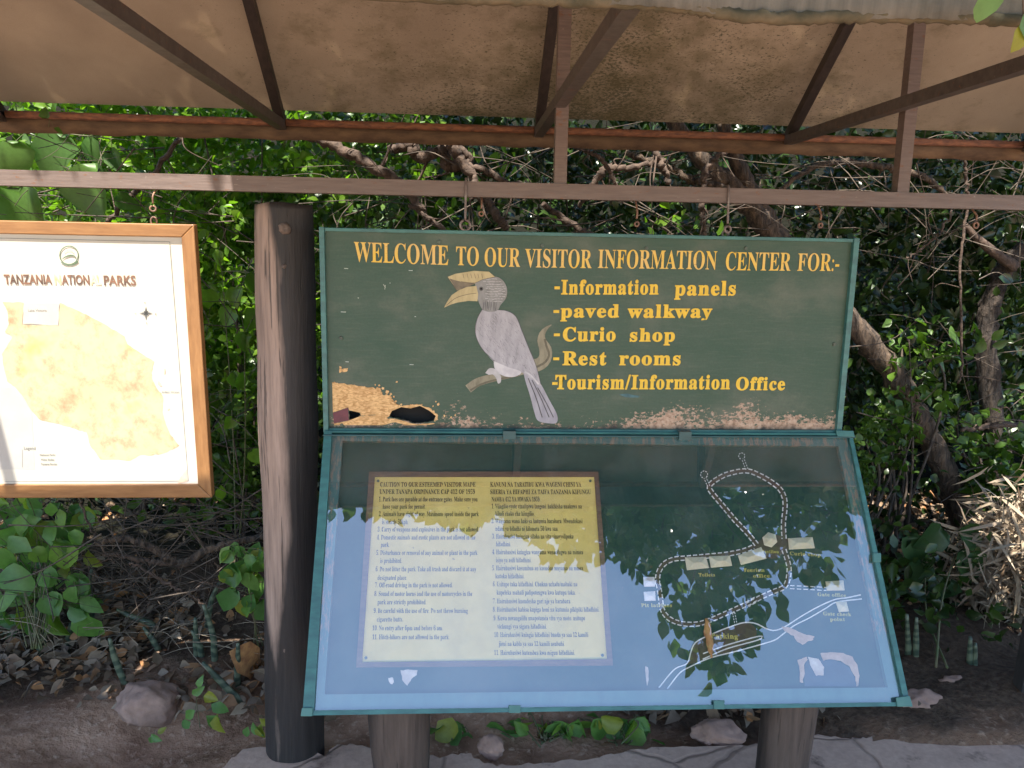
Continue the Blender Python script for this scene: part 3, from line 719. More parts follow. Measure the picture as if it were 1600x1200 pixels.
    part('rump', [(965, 768), (1040, 800), (1112, 826), (1085, 850), (1040, 853), (995, 836), (970, 806)], m_white, .00175)
    m2 = MB(); ribbon(m2, [z6(*q) for q in [(1130, 826), (1165, 845), (1205, 893)]], 2.4, sP, .00178); m2.build('white_edge', m_white, bp)
    part('head', [(865, 352), (900, 326), (970, 316), (1012, 335), (1036, 380), (1031, 430), (1002, 468), (984, 498), (940, 505), (906, 492), (886, 455), (870, 400)], m_head, .00185)
    part('casque', [(718, 318), (760, 301), (860, 285), (940, 290), (972, 318), (905, 332), (865, 352), (815, 376), (768, 390), (742, 352)], m_bill, .00195, False)
    part('casque_shade', [(728, 326), (790, 343), (862, 352), (815, 374), (770, 388), (745, 352)], simple('casque_dark', (.09, .075, .055), (.2, .16, .1), 40, .6, 0), .00205)
    part('bill', [(700, 482), (715, 452), (740, 415), (780, 388), (830, 370), (872, 366), (882, 410), (878, 448), (830, 446), (770, 455), (735, 466)], m_bill, .0021, False)
    m2 = MB()
    ribbon(m2, [z6(*q) for q in [(712, 470), (760, 432), (820, 412), (872, 405)]], .8, sP, .00225)
    for u in (800, 822, 842, 862, 880, 900): ribbon(m2, [z6(u, 300), (z6(u + 6, 325))], .6, sP, .00225)
    ribbon(m2, [z6(*q) for q in [(718, 318), (742, 352), (768, 390)]], .7, sP, .00225)
    ribbon(m2, [z6(*q) for q in [(790, 343), (862, 350), (905, 332), (972, 318)]], .7, sP, .00225)
    m2.build('bill_lines', simple('bill_line', (.12, .09, .05), None, 60, .6, 0), bp)
    m2 = MB()
    for r in range(11):                      # head scales
        for k in range(9):
            u, v = 912 + k * 16 + (r % 2) * 8 + RNG.normal() * 1.5, 332 + r * 13 + RNG.normal() * 1.5
            if (u - 952) ** 2 / 78 ** 2 + (v - 402) ** 2 / 84 ** 2 < .9 and v < 452 and not (u < 920 and v > 352):
                q = RNG.uniform(.8, 1.2); ribbon(m2, [z6(u - 7 * q, v - 2), z6(u - 5 * q, v + 6 * q), z6(u, v + 8.5 * q), z6(u + 5 * q, v + 6 * q), z6(u + 7 * q, v - 1)], RNG.uniform(.7, 1.2), sP, .00215)
    m2.build('head_scales', m_pale, bp)
    m2 = MB()
    bodyp = [(915, 520), (1030, 510), (1078, 545), (1105, 610), (1145, 710), (1178, 790), (1195, 860), (1120, 822), (1050, 792), (975, 755), (940, 725), (900, 675), (880, 620), (880, 570)]
    mp_ = MB(); cnt = 0
    while cnt < 330:
        u, v = RNG.uniform(870, 1215), RNG.uniform(505, 890)
        if not inpoly(u, v, bodyp): continue
        cnt += 1; l = RNG.uniform(8, 26); a = 1.05 + RNG.normal() * .22; c_, s_ = math.cos(a) * l, math.sin(a) * l
        ribbon(m2 if cnt % 2 else mp_, [z6(u - c_ / 2, v - s_ / 2), z6(u + RNG.normal() * 2.5, v + RNG.normal() * 1.5), z6(u + c_ / 2, v + s_ / 2)], RNG.uniform(.45, 1.0), sP, .0019 if cnt % 2 else .00186, wfun=lambda q: .3 + 1.0 * math.sin(math.pi * q))
    mp_.build('feather_lights', simple('bird_light', (.50, .48, .50), (.42, .40, .42), 50, .6, 0), bp)
    for k in range(16):
        u = RNG.uniform(905, 985); ribbon(m2, [z6(u, RNG.uniform(440, 455)), z6(u + RNG.normal() * 4, RNG.uniform(480, 500))], .5, sP, .0021)
    for q in ([(1150, 860), (1190, 960), (1225, 1070)], [(1170, 870), (1215, 960), (1262, 1070)], [(1200, 910), (1245, 990), (1285, 1070)]): ribbon(m2, [z6(*p) for p in q], 1.5, sP, .0019)
    ribbon(m2, [z6(*q) for q in [(905, 490), (880, 535), (867, 590), (872, 640), (905, 705), (970, 770)]], .7, sP, .0019)
    ribbon(m2, [z6(*q) for q in [(985, 494), (1035, 500), (1085, 530), (1115, 600), (1155, 700), (1190, 785), (1217, 893)]], .7, sP, .0019)
    m2.build('feather_lines', m_line, bp)
    c = sP(*z6(898, 381))
    MB().tube([c + [0, -.0021, 0], c + [0, -.0026, 0]], .0062, 14).build('eye', simple('bird_eye', (.12, .11, .10), None, 60, .3, 0), bp)
    MB().tube([c + [0, -.0026, 0], c + [0, -.0029, 0]], .0033, 12).build('pupil', M['black'], bp)
    part('foot', [(920, 832), (940, 808), (965, 808), (985, 822), (1003, 848), (1003, 880), (988, 888), (978, 860), (960, 840), (940, 842)], m_pale, .002)
welcome()

# ------------------------------------------------------------------ sloping display case
gN = np.array([0, -.8544, .5196]); gU = np.array([0, .5196, .8544]); gA = np.array([0, 2.18, 1.075])
gP = Plane(gA, gN, gU); brP = gP.moved(-.007); bdP = gP.moved(-.022)
DC = thing('display_case', (.4, 2.0, 0), 'sloping teal glass-fronted display case on two log legs below the green sign', 'display case')
def prism(pts, plane, front, back):     # four photo corners, from front offset to back offset along the normal
    p = [plane(*q) for q in pts]; mb = MB(); mb.hexa([q + plane.n * back for q in p], [q + plane.n * front for q in p]); return mb
def ring4(outer, inner, plane, front, back, mat, names, parent):
    o = [plane(*q) for q in outer]; i = [plane(*q) for q in inner]
    for k in range(4):
        j = (k + 1) % 4; q = [o[k], o[j], i[j], i[k]]
        ob = MB().hexa([v + plane.n * back for v in q], [v + plane.n * front for v in q]).build(names, mat, parent)
def case():
    TL, TR, BR, BL = (507, 674), (1330, 678), (1421, 1103), (473, 1118)
    gi = [(519, 677), (1325, 681), (1411, 1097), (491, 1110)]
    ring4([TL, TR, BR, BL], gi, gP, .006, -.085, M['teal'], 'case_side', DC)
    prism([TL, TR, BR, BL], gP, -.0855, -.09).build('case_back', M['teal_dark'], DC)
    gl = prism(gi, gP, 0, -.004).build('glass_pane', [M['glass_back'], M['glass']], DC)
    for p in gl.data.polygons:
        if p.normal.dot(Vector(tuple(gN))) > .9: p.material_index = 1
    # painted wooden border under the glass, board deeper
    opn = [(535, 689), (1310, 697), (1387, 1074), (507, 1085)]
    e = lambda q, pl: [pix(gP(*p) + gN * 0)[0:2] for p in q]
    ring4(gi, opn, brP, 0, -.022, M['border'], 'border', DC)
    bb = [(525, 683), (1318, 688), (1400, 1084), (495, 1096)]
    prism(bb, bdP, 0, -.006).build('plan_board', M['plan_board'], DC)
    # clips
    for x, y, w, h in [(804, 1108, 9, 6), (1122, 1101, 8, 7), (1368, 872, 6, 7)]:
        bevel(prism([(x - w, y - h), (x + w, y - h), (x + w, y + h), (x - w, y + h)], gP, .010, .0005).build('clip', M['teal_pale'], DC), .001)
    for pts in ([(473, 1106), (490, 1106), (489, 1119), (471, 1119)], [(1397, 1090), (1418, 1087), (1423, 1104), (1399, 1104)], [(1304, 674), (1331, 675), (1333, 684), (1306, 683)]):
        bevel(prism(pts, gP, .011, .0065).build('corner_plate', M['teal_pale'], DC), .001)
    mb = MB(); a, b = sP(507, 668), sP(1330, 671); mb.box((a[0], 2.168, a[2] - .018), (b[0], 2.25, 1.0735)); bevel(mb.build('top_rail', M['teal_dark'], DC), .002)
    for x in (795, 1066): c = sP(x, 667); MB().box((c[0] - .018, 2.164, 1.062), (c[0] + .018, 2.1855, 1.086)).build('hinge', M['teal_dark'], DC)
    # ---- notice
    nb = bpy.data.objects.new('notice', None); COL.objects.link(nb); nb.parent = DC; nb.empty_display_size = .05
    nP = bdP
    no = [(577, 738), (934, 738), (957, 1040), (557, 1043)]; ni = [(586, 746), (928, 746), (948, 1030), (566, 1035)]
    ring4(no, ni, nP, .008, 0, M['moulding'], 'moulding', nb)
    prism(ni, nP, .003, .0).build('notice_plate', M['plate'], nb)
    mh = MB(); mt = MB()
    def T(mb, s, a, b, y, c=6.6, off=0): put_text(mb, s, a, b, y, c, nP, .0036, True, off, None, 1)
    T(mh, 'CAUTION TO OUR ESTEEMED VISITOR MADE', 594, 743, 761, 7.2); T(mh, 'UNDER TANAPA ORDINANCE CAP 412 OF 1959', 593, 742, 772.3, 7.2)
    T(mh, 'KANUNI NA TARATIBU KWA WAGENI CHINI YA', 766, 908, 761, 7.2); T(mh, 'SHERIA YA HIFADHI ZA TAIFA TANZANIA KIFUNGU', 766, 923, 772.6, 7.2); T(mh, 'NAMBA 412 YA MWAKA 1959.', 768, 844, 784, 7.2)
    for s, a, b, y in [
        ('1. Park fees are payable at the entrance gates. Make sure you', 592, 746, 784), ('have your park fee permit.', 598, 665, 795.5), ('2. Animals have right of way. Maximum speed inside the park', 592, 748, 807),
        ('is strictly 50kph.', 597, 638, 819.5), ('3. Carry of weapons and explosives in the park is not allowed.', 590, 748, 831), ('4. Domestic animals and exotic plants are not allowed in the', 589, 743, 843.5), ('park.', 595, 608.5, 855),
        ('5. Disturbance or removal of any animal or plant in the park', 588, 746, 867.5), ('is prohibited.', 594, 628, 880), ('6. Do not litter the park. Take all trash and discard it at any', 587, 744, 893), ('designated place.', 590, 636, 906.5),
        ('7. Off-road driving in the park is not allowed.', 586, 707, 918), ('8. Sound of motor horns and the use of motorcycles in the', 585, 738, 931.5), ('park are strictly prohibited.', 590, 666, 944.5), ('9. Be careful with the use of fire. Do not throw burning', 584, 731, 958),
        ('cigarette butts.', 589, 630, 971.5), ('10. No entry after 6pm and before 6 am.', 582, 692, 985), ('11. Hitch-hikers are not allowed in the park.', 582, 702, 999),
        ('1. Viingilio vyote vinalipiwa langoni. hakikisha unakuwa na', 768, 909, 795), ('kibali chako cha kiingilio.', 774, 835, 806.5), ('2. Wanyama wana haki ya kutumia barabara. Mwendokasi', 768, 910, 818), ('ndani ya hifadhi ni kilometa 50 kwa saa.', 774, 872, 830),
        ('3. Hairuhusiwi kuingiza silaha na vitu vinavyolipuka', 769, 896, 842), ('hifadhini.', 775, 798, 854), ('4. Hairuhusiwi kuingiza wanyama wanaofugwa na mimea', 769, 911, 866.5), ('isiyo ya asili hifadhini.', 775, 830, 879),
        ('5. Hairuhusiwi kusumbua au kuondoa mnyama au mmea', 769, 911, 891.5), ('kutoka hifadhini.', 774, 819, 904), ('6. Usitupe taka hifadhini. Chukua uchafu/mabaki na', 770, 902, 916.5), ('kupeleka mahali palipotengwa kwa kutupa taka.', 776, 899, 929.5),
        ('7. Hairuhusiwi kuendesha gari nje ya barabara.', 770, 892, 943), ('8. Hairuhusiwi kabisa kupiga honi na kutumia pikipiki hifadhini.', 770, 936, 956), ('9. Kuwa mwangalifu unapotumia vitu vya moto. usitupe', 771, 914, 969.5), ('vichungi vya sigara hifadhini.', 777, 854, 982.5),
        ('10. Hairuhusiwi kuingia hifadhini baada ya saa 12 kamili', 772, 919, 995.5), ('jioni na kabla ya saa 12 kamili asubuhi.', 779, 882, 1009.5), ('11. Hairuhusiwi kutembea kwa miguu hifadhini.', 772, 898, 1023.5)]: T(mt, s, a, b, y, 7.4)
    mh.build('heading_lettering', M['ink_head'], nb); mt.build('rules_lettering', M['ink'], nb)
    for x, y in ((591, 752), (922, 752), (572, 1028), (941, 1024)):
        c = nP(x, y) + gN * .003; MB().tube([c, c + gN * .002], .004, 10).build('tack', M['screw'], nb)
    # ---- painted site plan
    r3 = lambda q: (940 + q[0] / 3.077, 660 + q[1] / 3.077); r4 = lambda q: (940 + q[0] / 3.077, 880 + q[1] / 3.077)
    sp = bpy.data.objects.new('site_plan', None); COL.objects.link(sp); sp.parent = DC; sp.empty_display_size = .05
    white = simple('plan_white', (.72, .70, .68), (.55, .54, .52), 50, .6, 0); brown = simple('plan_brown', (.075, .052, .035), (.05, .036, .026), 40, .7, 0)
    loops = [([(745, 588), (700, 532), (640, 470), (590, 410), (545, 357), (517, 318), (525, 295), (560, 270), (610, 247), (695, 233), (760, 255), (820, 290), (860, 325), (880, 372), (880, 425), (873, 490), (877, 560)], r3),
             ([(876, 612), (893, 665), (901, 715), (884, 785), (830, 812), (760, 843), (700, 878)], r3), ([(740, 172), (700, 195), (600, 240), (500, 282), (440, 294), (370, 287), (318, 262), (290, 220), (282, 160), (272, 100)], r4),
             ([(268, 780), (272, 725), (298, 682), (345, 658), (410, 652), (520, 642), (600, 634), (680, 618), (730, 598)], r3)]
    mw, mbn = MB(), MB()
    for pts, c in loops:
        P = [c(q) for q in pts]; ribbon(mbn, P, 5.2, nP, .0008)
        for d in (-3.2, 3.2): ribbon(mw, offset_line(P, d, 6), 1.75, nP, .0012, (6.5, 3.2), smooth=False)
    for a, b, (cx, cy), r in (((515, 308), (497, 268), (492, 251), 17), ((698, 226), (680, 180), (673, 162), 15)):
        P = [r3(a), r3(((a[0] + b[0]) / 2, (a[1] + b[1]) / 2)), r3(b)]
        for d in (-1.8, 1.8): ribbon(mw, offset_line(P, d, 4), 1.1, nP, .0012, (2.6, 1.8), smooth=False)
        ribbon(mw, [r3((cx + r * math.cos(t), cy + r * math.sin(t))) for t in np.linspace(1.9, 7.5, 14)], 1.3, nP, .0013, (2.6, 1.8))
    for d in (-2.4, 2.4): ribbon(mw, offset_line([r3(q) for q in [(905, 792), (990, 796), (1080, 801)]], d, 4), 1.4, nP, .0012, (7, 3.6), smooth=False)
    for d in (-1.7, 1.7): ribbon(mw, offset_line([r4(q) for q in [(634, 238), (640, 268), (646, 298)]], d, 4), 1.2, nP, .0012, (2.6, 1.8), smooth=False)
    poly3(mbn, [r3(q) for q in [(742, 578), (770, 560), (840, 540), (900, 560), (905, 605), (880, 625), (840, 655), (795, 655), (730, 615), (728, 590)]], nP, .001)
    poly3(mbn, [r4(q) for q in spline([(410, 490), (430, 425), (455, 380), (510, 348), (560, 330), (640, 300), (690, 288), (730, 300), (745, 330), (735, 365), (690, 400), (620, 425), (520, 452), (450, 478), (410, 490)], 3)[:-1]], nP, .001)
    for pts in ([(275, 598), (350, 510), (410, 482), (430, 422), (458, 376), (560, 328), (640, 298), (690, 285), (740, 290), (790, 314), (830, 324), (880, 306), (960, 255), (1040, 210), (1120, 175), (1180, 166), (1245, 152)],
                [(315, 604), (375, 528), (425, 498), (520, 456), (640, 425), (750, 395), (830, 370), (870, 342), (925, 300), (1000, 262), (1080, 215), (1130, 187), (1250, 172)], [(487, 435), (600, 394), (752, 352), (772, 358), (740, 373), (600, 412), (485, 462)]):
        ribbon(mw, [r4(q) for q in pts], 1.9, nP, .0013)
    mbn.build('walkway_paint', brown, sp); mw.build('road_lines', white, sp)
    cream = simple('model_cream', (.66, .60, .44), (.56, .50, .36), 40, .6, .1); cream2 = simple('model_cream_deep', (.60, .54, .38), (.5, .45, .32), 40, .6, .1); pinkw = simple('model_white', (.68, .64, .64), (.56, .52, .52), 40, .6, .1)  # second cream slightly darker, for the gate buildings
    def hip(pts, c, mat, h=.012, ridge=.32):
        P = [nP(*c(q)) for q in pts]; a = (P[0] + P[3]) / 2; b = (P[1] + P[2]) / 2; r1 = a * (1 - ridge) + b * ridge + gN * h; r2 = a * ridge + b * (1 - ridge) + gN * h
        B = [q + gN * .003 for q in P]
        MB().add(P + B + [r1, r2], [(0, 1, 5, 4), (1, 2, 6, 5), (2, 3, 7, 6), (3, 0, 4, 7), (4, 5, 9, 8), (5, 6, 9), (6, 7, 8, 9), (7, 4, 8)]).build('model_building', mat, sp)
    for q in ([(400, 650), (500, 647), (516, 700), (410, 711)], [(515, 645), (615, 641), (626, 690), (525, 699)], [(655, 640), (765, 600), (791, 655), (670, 686)], [(895, 558), (1012, 552), (1023, 605), (900, 612)]): hip(q, r3, cream)
    hip([(1075, 765), (1160, 760), (1166, 808), (1082, 809)], r3, cream2); hip([(1125, 185), (1175, 185), (1187, 232), (1140, 235)], r4, cream2, .01, .45)
    for q in ([(200, 744), (253, 744), (256, 789), (204, 790)], [(202, 815), (256, 812), (259, 857), (206, 858)]): hip(q, r3, pinkw, .008, .42)
    for R, h0, h1 in ((37, .002, .009), (24, .009, .017)):
        P = [nP(*r3((808 + R * math.cos(t), 565 + R * math.sin(t)))) for t in np.linspace(.3, 6.58, 7)[:-1]]; A = nP(*r3((808, 563))) + gN * h1
        MB().add([q + gN * (0 if R > 30 else .006) for q in P] + [q + gN * h0 for q in P] + [A], [(i, (i + 1) % 6, 6 + (i + 1) % 6, 6 + i) for i in range(6)] + [(6 + i, 6 + (i + 1) % 6, 12) for i in range(6)]).build('model_building', cream, sp)
    mb = MB()
    def L(s, a, b, y, c, cc, y2=None): A, B = cc((a, y)), cc((b, y2 or y)); put_text(mb, s, A[0], B[0], A[1], c, nP, .0016, True, .015, B[1], 2, 1.1)
    L('Toilets', 466, 545, 741, 5.5, r3); L('Tourism', 681, 783, 719, 5.6, r3); L('office', 728, 808, 746, 5.6, r3); L('Pavilion', 768, 852, 629, 5, r3); L('Curio shop', 905, 1052, 638, 5.6, r3, 645)
    L('Pit latrines', 190, 338, 211, 5.8, r4); L('Gate office', 1038, 1175, 158, 5.6, r4, 163); L('Gate check', 1065, 1200, 250, 5.6, r4, 255); L('point', 1098, 1170, 278, 5.6, r4); L('Parking', 524, 655, 360, 8, r4, 364)
    mb.build('plan_lettering', simple('plan_yellow', (.48, .42, .10), (.36, .32, .08), 50, .6, 0), sp)
    # flaking paint and rot low on the board
    flake = simple('flake', (.52, .36, .26), (.34, .23, .16), 30, .8, .3); hidden = simple('bare_blue', (.05, .075, .10), (.035, .05, .07), 20, .7, .1)
    mb = MB()
    poly3(mb, jag([r4(q) for q in [(865, 305), (905, 310), (945, 330), (985, 345), (1022, 352), (1018, 368), (985, 378), (965, 392), (940, 378), (925, 350), (880, 328)]], .5, 3), nP, .002, .0015)
    poly3(mb, jag([r4(q) for q in [(940, 465), (985, 450), (990, 462), (972, 490), (975, 530), (968, 575), (952, 572), (950, 510)]], .5, 3), nP, .0025, .0015)
    poly3(mb, jag([r4(q) for q in [(1050, 432), (1100, 428), (1160, 432), (1205, 450), (1228, 490), (1238, 540), (1232, 592), (1222, 592), (1218, 545), (1190, 495), (1150, 470), (1100, 462), (1065, 470)]], .5, 3), nP, .0025, .0015)
    mb.build('paint_flakes', flake, sp)
    mb = MB(); poly3(mb, jag([r4(q) for q in [(975, 475), (1000, 455), (1060, 465), (1110, 465), (1160, 478), (1195, 505), (1215, 550), (1222, 594), (975, 592)]], .6, 3), nP, .0016); mb.build('rotted_patch', hidden, sp)
    mb = MB(); poly3(mb, jag([r4(q) for q in [(990, 450), (1040, 460), (1068, 500), (1065, 540), (1030, 542), (1010, 505)]], .5, 3), nP, .003, .001)
    r2 = lambda q: (450 + q[0] / 3.137, 900 + q[1] / 3.137)
    poly3(mb, jag([r2(q) for q in [(552, 462), (590, 458), (635, 462), (632, 485), (605, 505), (585, 538), (560, 510)]], .5, 3), nP, .002, .001); poly3(mb, jag([r2(q) for q in [(490, 500), (515, 498), (520, 520), (510, 532), (500, 525)]], .4, 3), nP, .002, .001)
    poly3(mb, jag([r4(q) for q in [(210, 495), (222, 500), (226, 560), (218, 590), (212, 550)]], .4, 3), nP, .002, .001)
    mb.build('paint_flakes', simple('flake_pale', (.62, .55, .50), (.42, .34, .30), 30, .8, .3), sp)
    mb = MB(); P = [r4(q) for q in [(500, 265), (508, 300), (506, 330), (516, 370), (520, 405), (527, 455)]]
    ribbon(mb, P, 11, nP, .006, wfun=lambda u: [.4, .9, 1.1, .75, 1, .75, .25][min(6, int(u * 6.99))]); d = mb.build('dry_leaf', M['leaf_curl'], DC, True); s_ = d.modifiers.new('t', 'SOLIDIFY'); s_.thickness = .003
    # ---- legs
    for (x, y, r, bul) in ((628, 1165, .077, .10), (1228, 1165, .071, -.06)):
        c = onY(x, y, 2.02); zs = np.linspace(-.1, .70, 40); ph = RNG.uniform(0, 6)
        rr = r * (1 + bul * np.exp(-((zs - .30) / .16) ** 2) + .02 * np.sin(zs * 17 + ph))
        cx = c[0] + .008 * np.sin(zs * 6 + ph); mb = MB()
        if bul < 0: cx = c[0] - .012 + .03 * (zs / .7); rr = r * (1.05 - .05 * np.cos(zs * 8))
        mb.tube(np.stack([cx, np.full(40, 2.02), zs], 1), rr, 28, .006)
        mb.v = [(q[0], q[1], min(q[2], .45 + (q[1] - 1.8) * 1.6447 - .176)) for q in mb.v]
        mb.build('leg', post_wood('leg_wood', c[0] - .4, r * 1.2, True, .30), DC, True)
M['leaf_curl'] = simple('leaf_curl', (.50, .25, .09), (.28, .12, .05), 40, .7, .3)
case()

# ------------------------------------------------------------------ framed map
mN = np.array([0, -.9986, -.0525]); mU = np.array([0, -.0525, .9986]); mP = Plane((0, 2.2, 1.64), mN, mU)
MBD = thing('map_board', (-1.03, 2.22, .88), 'wood-framed faded park map hanging from the beam at the left', 'map board')
def framed_map():
    TR, BR = mP(303, 351), mP(331, 778); xl = -1.355
    o = [np.array([xl, *mP(0, 345)[1:]]), TR, BR, np.array([xl + .0, BR[1], BR[2]])]
    o[0] = o[0] * [1, 0, 0] + TR * [0, 1, 1]
    i_tr, i_br = mP(283, 371), mP(309, 757)
    ii = [np.array([xl + .036, i_tr[1], i_tr[2]]), i_tr, i_br, np.array([xl + .036, i_br[1], i_br[2]])]
    for k in range(4):
        j = (k + 1) % 4; q = [o[k], o[j], ii[j], ii[k]]
        bv = MB().hexa([v - mN * .03 for v in q], [v for v in q]).build('frame', M['frame_wood'] if k % 2 == 0 else M['frame_wood_side'], MBD); bevel(bv, .003, 3)
    q = [v + np.array(d) for v, d in zip(ii, ((-.01, 0, .01), (.01, 0, .01), (.01, 0, -.01), (-.01, 0, -.01)))]
    MB().hexa([v - mN * .012 for v in q], [v - mN * .008 for v in q]).build('map_sheet', simple('paper', (.52, .495, .43), (.47, .445, .375), 6, .5, .03), MBD)
    MB().hexa([v - mN * .029 for v in q], [v - mN * .020 for v in q]).build('backing', M['moulding'], MBD)
    P = mP.moved(-.0078)
    z4 = lambda q: (q[0] / 2.554, 330 + q[1] / 2.554)
    pa = simple('map_land', (.74, .58, .33), (.66, .52, .26), 9, .6, 0)
    def landmat():
        m, t, b, o_ = nt('map_land'); co = coords(t)
        c = ramp(t, noise(t, co, 5, 4), [(.35, (.47, .38, .22)), (.55, (.49, .42, .26)), (.7, (.50, .43, .12))])
        rg = noise(t, coords(t, (1.2, 1, 1)), 17, 9, .74, .15)
        ed = noise(t, co, 3.3, 3)
        c = mix(t, math_(t, 'MULTIPLY', step(t, math_(t, 'ADD', rg, math_(t, 'MULTIPLY', ed, .3)), .62, .84), .75), c, (.25, .135, .07))
        t.links.new(c, b.inputs['Base Color']); b.inputs['Roughness'].default_value = .5; return m
    land = [(10, 362), (95, 365), (90, 452), (235, 457), (240, 366), (300, 392), (345, 412), (430, 458), (498, 500), (508, 530), (560, 565), (616, 600), (605, 640), (607, 668), (632, 715), (650, 738), (648, 800), (662, 850), (680, 892), (716, 935), (690, 950), (645, 968), (600, 975), (560, 972), (520, 996), (470, 990), (400, 990), (380, 960), (360, 935), (345, 880), (310, 872), (270, 858), (205, 842), (160, 832), (130, 800), (95, 745), (60, 700), (30, 680), (15, 620), (8, 570), (30, 535), (50, 500), (20, 482), (36, 450), (30, 400)]
    mb = MB(); poly3(mb, jag([z4(q) for q in land], .45, 4), P, .0006); mb.build('printed_map', landmat(), MBD)
    mb = MB(); poly3(mb, jag([z4(q) for q in [(96, 367), (238, 368), (233, 455), (92, 450)]], .5, 4), P, .0009); mb.build('printed_lake', simple('map_lake', (.43, .41, .37), (.40, .38, .34), 20, .5, 0), MBD); mb = MB(); poly3(mb, [z4(q) for q in [(0, 700), (55, 705), (92, 745), (128, 800), (140, 1030), (-100, 1030), (-100, 690)]], P, .0005); mb.build('printed_border_land', simple('map_neighbour', (.43, .41, .37), (.40, .38, .34), 20, .5, 0), MBD)
    dk = simple('map_print', (.085, .05, .038), (.20, .10, .06), 45, .6, 0, spread=(.4, .6)); pl = simple('map_print_pale', (.66, .55, .22), (.72, .66, .42), 30, .6, 0)
    gy = simple('map_grey', (.16, .16, .14), (.22, .22, .19), 30, .6, 0); gn = simple('map_emblem', (.08, .12, .07), (.13, .17, .11), 60, .6, 0)
    mb = MB(); m2 = MB()
    for t_, a, b, w in (('TANZANIA', 7.5, 82, 0), ('N', 86, 96, 1), ('ATION', 97, 140.5, 0), ('AL', 142, 158.5, 1), ('PARKS', 163, 213, 0)): put_text(m2 if w else mb, t_, a, b, 444 + (b - 100) * .012, 15.5, P, .001, False, .028)
    mb.build('title_lettering', dk, MBD); m2.build('title_lettering', pl, MBD)
    mb = MB()
    ribbon(mb, [z4((276 + 37 * math.cos(t), 176 + 37 * math.sin(t))) for t in np.linspace(0, 6.283, 30)], 1.7, P, .001)
    ribbon(mb, [z4(q) for q in [(246, 202), (262, 212), (280, 214), (298, 210), (312, 200)]], 3.2, P, .0011)
    ribbon(mb, [z4(q) for q in [(248, 192), (262, 182), (276, 178), (292, 176), (306, 188)]], 1.8, P, .0011, wfun=lambda u: .4 + 1.2 * math.sin(math.pi * u)); mb.build('emblem', gn, MBD)
    mb = MB(); ribbon(mb, [z4((276 + 20 * math.cos(t), 168 + 13 * math.sin(t))) for t in np.linspace(3.3, 6.1, 10)], 1.2, P, .0011); mb.build('emblem_sun', pl, MBD)
    mb = MB(); cx, cy = 583, 407
    for k in range(8):
        a = k * math.pi / 4; r = 28 if k % 2 == 0 else 15; d = (math.cos(a), math.sin(a)); s = (-d[1], d[0])
        poly3(mb, [z4((cx + s[0] * 6, cy + s[1] * 6)), z4((cx + d[0] * r, cy + d[1] * r)), z4((cx - s[0] * 6, cy - s[1] * 6))], P, .001)
    mb.build('compass_rose', simple('compass_ink', (.12, .12, .11), None, 40, .6, 0), MBD)
    mb = MB()
    for s, a, b, y, c in (('N', 576, 583, 369, 3), ('S', 583, 589, 450, 3), ('W', 538, 545, 412, 3), ('E', 620, 626, 414, 3), ('Lake Victoria', 114, 188, 401, 4), ('Legend', 97, 143, 951, 5), ('National Parks', 160, 222, 976, 3.6), ('Water Bodies', 164, 218, 995, 3.6), ('Tanzania Border', 164, 230, 1013, 3.6), ('Indian Ocean', 648, 716, 725, 3.4)):
        A, B = z4((a, y)), z4((b, y)); put_text(mb, s, A[0], B[0], A[1], c, P, .0012, False, .012, None, 2)
    ribbon(mb, [z4((-60, 106)), z4((677, 122))], .8, P, .001); ribbon(mb, [z4((677, 122)), z4((752, 1076))], .8, P, .001); ribbon(mb, [z4((752, 1076)), z4((20, 1078))], .7, P, .001); ribbon(mb, [z4((90, 950)), z4((90, 1022))], .5, P, .001)
    mb.build('map_lettering', gy, MBD)
    mb = MB()
    for q in ([(655, 627), (662, 630), (660, 648), (655, 650)], [(632, 675), (640, 684), (648, 698), (640, 698), (630, 688)], [(668, 790), (680, 785), (672, 795)]): poly3(mb, [z4(p) for p in q], P, .001)
    poly3(mb, [z4(q) for q in [(708, 1090), (720, 1060), (745, 1030), (748, 1078), (722, 1084)]], P, .0011); mb.build('island_print', simple('map_brown', (.55, .36, .25), (.6, .45, .33), 40, .6, 0), MBD)
    c = mP(238, 350); ring = [c + np.array([math.sin(q) * .008, .012, math.cos(q) * .011 + .008]) for q in np.linspace(0, 6.28, 14)]
    MB().tube(ring, .0022, 6).build('eye_bolt', M['rust_wire'], MBD, True)
framed_map()

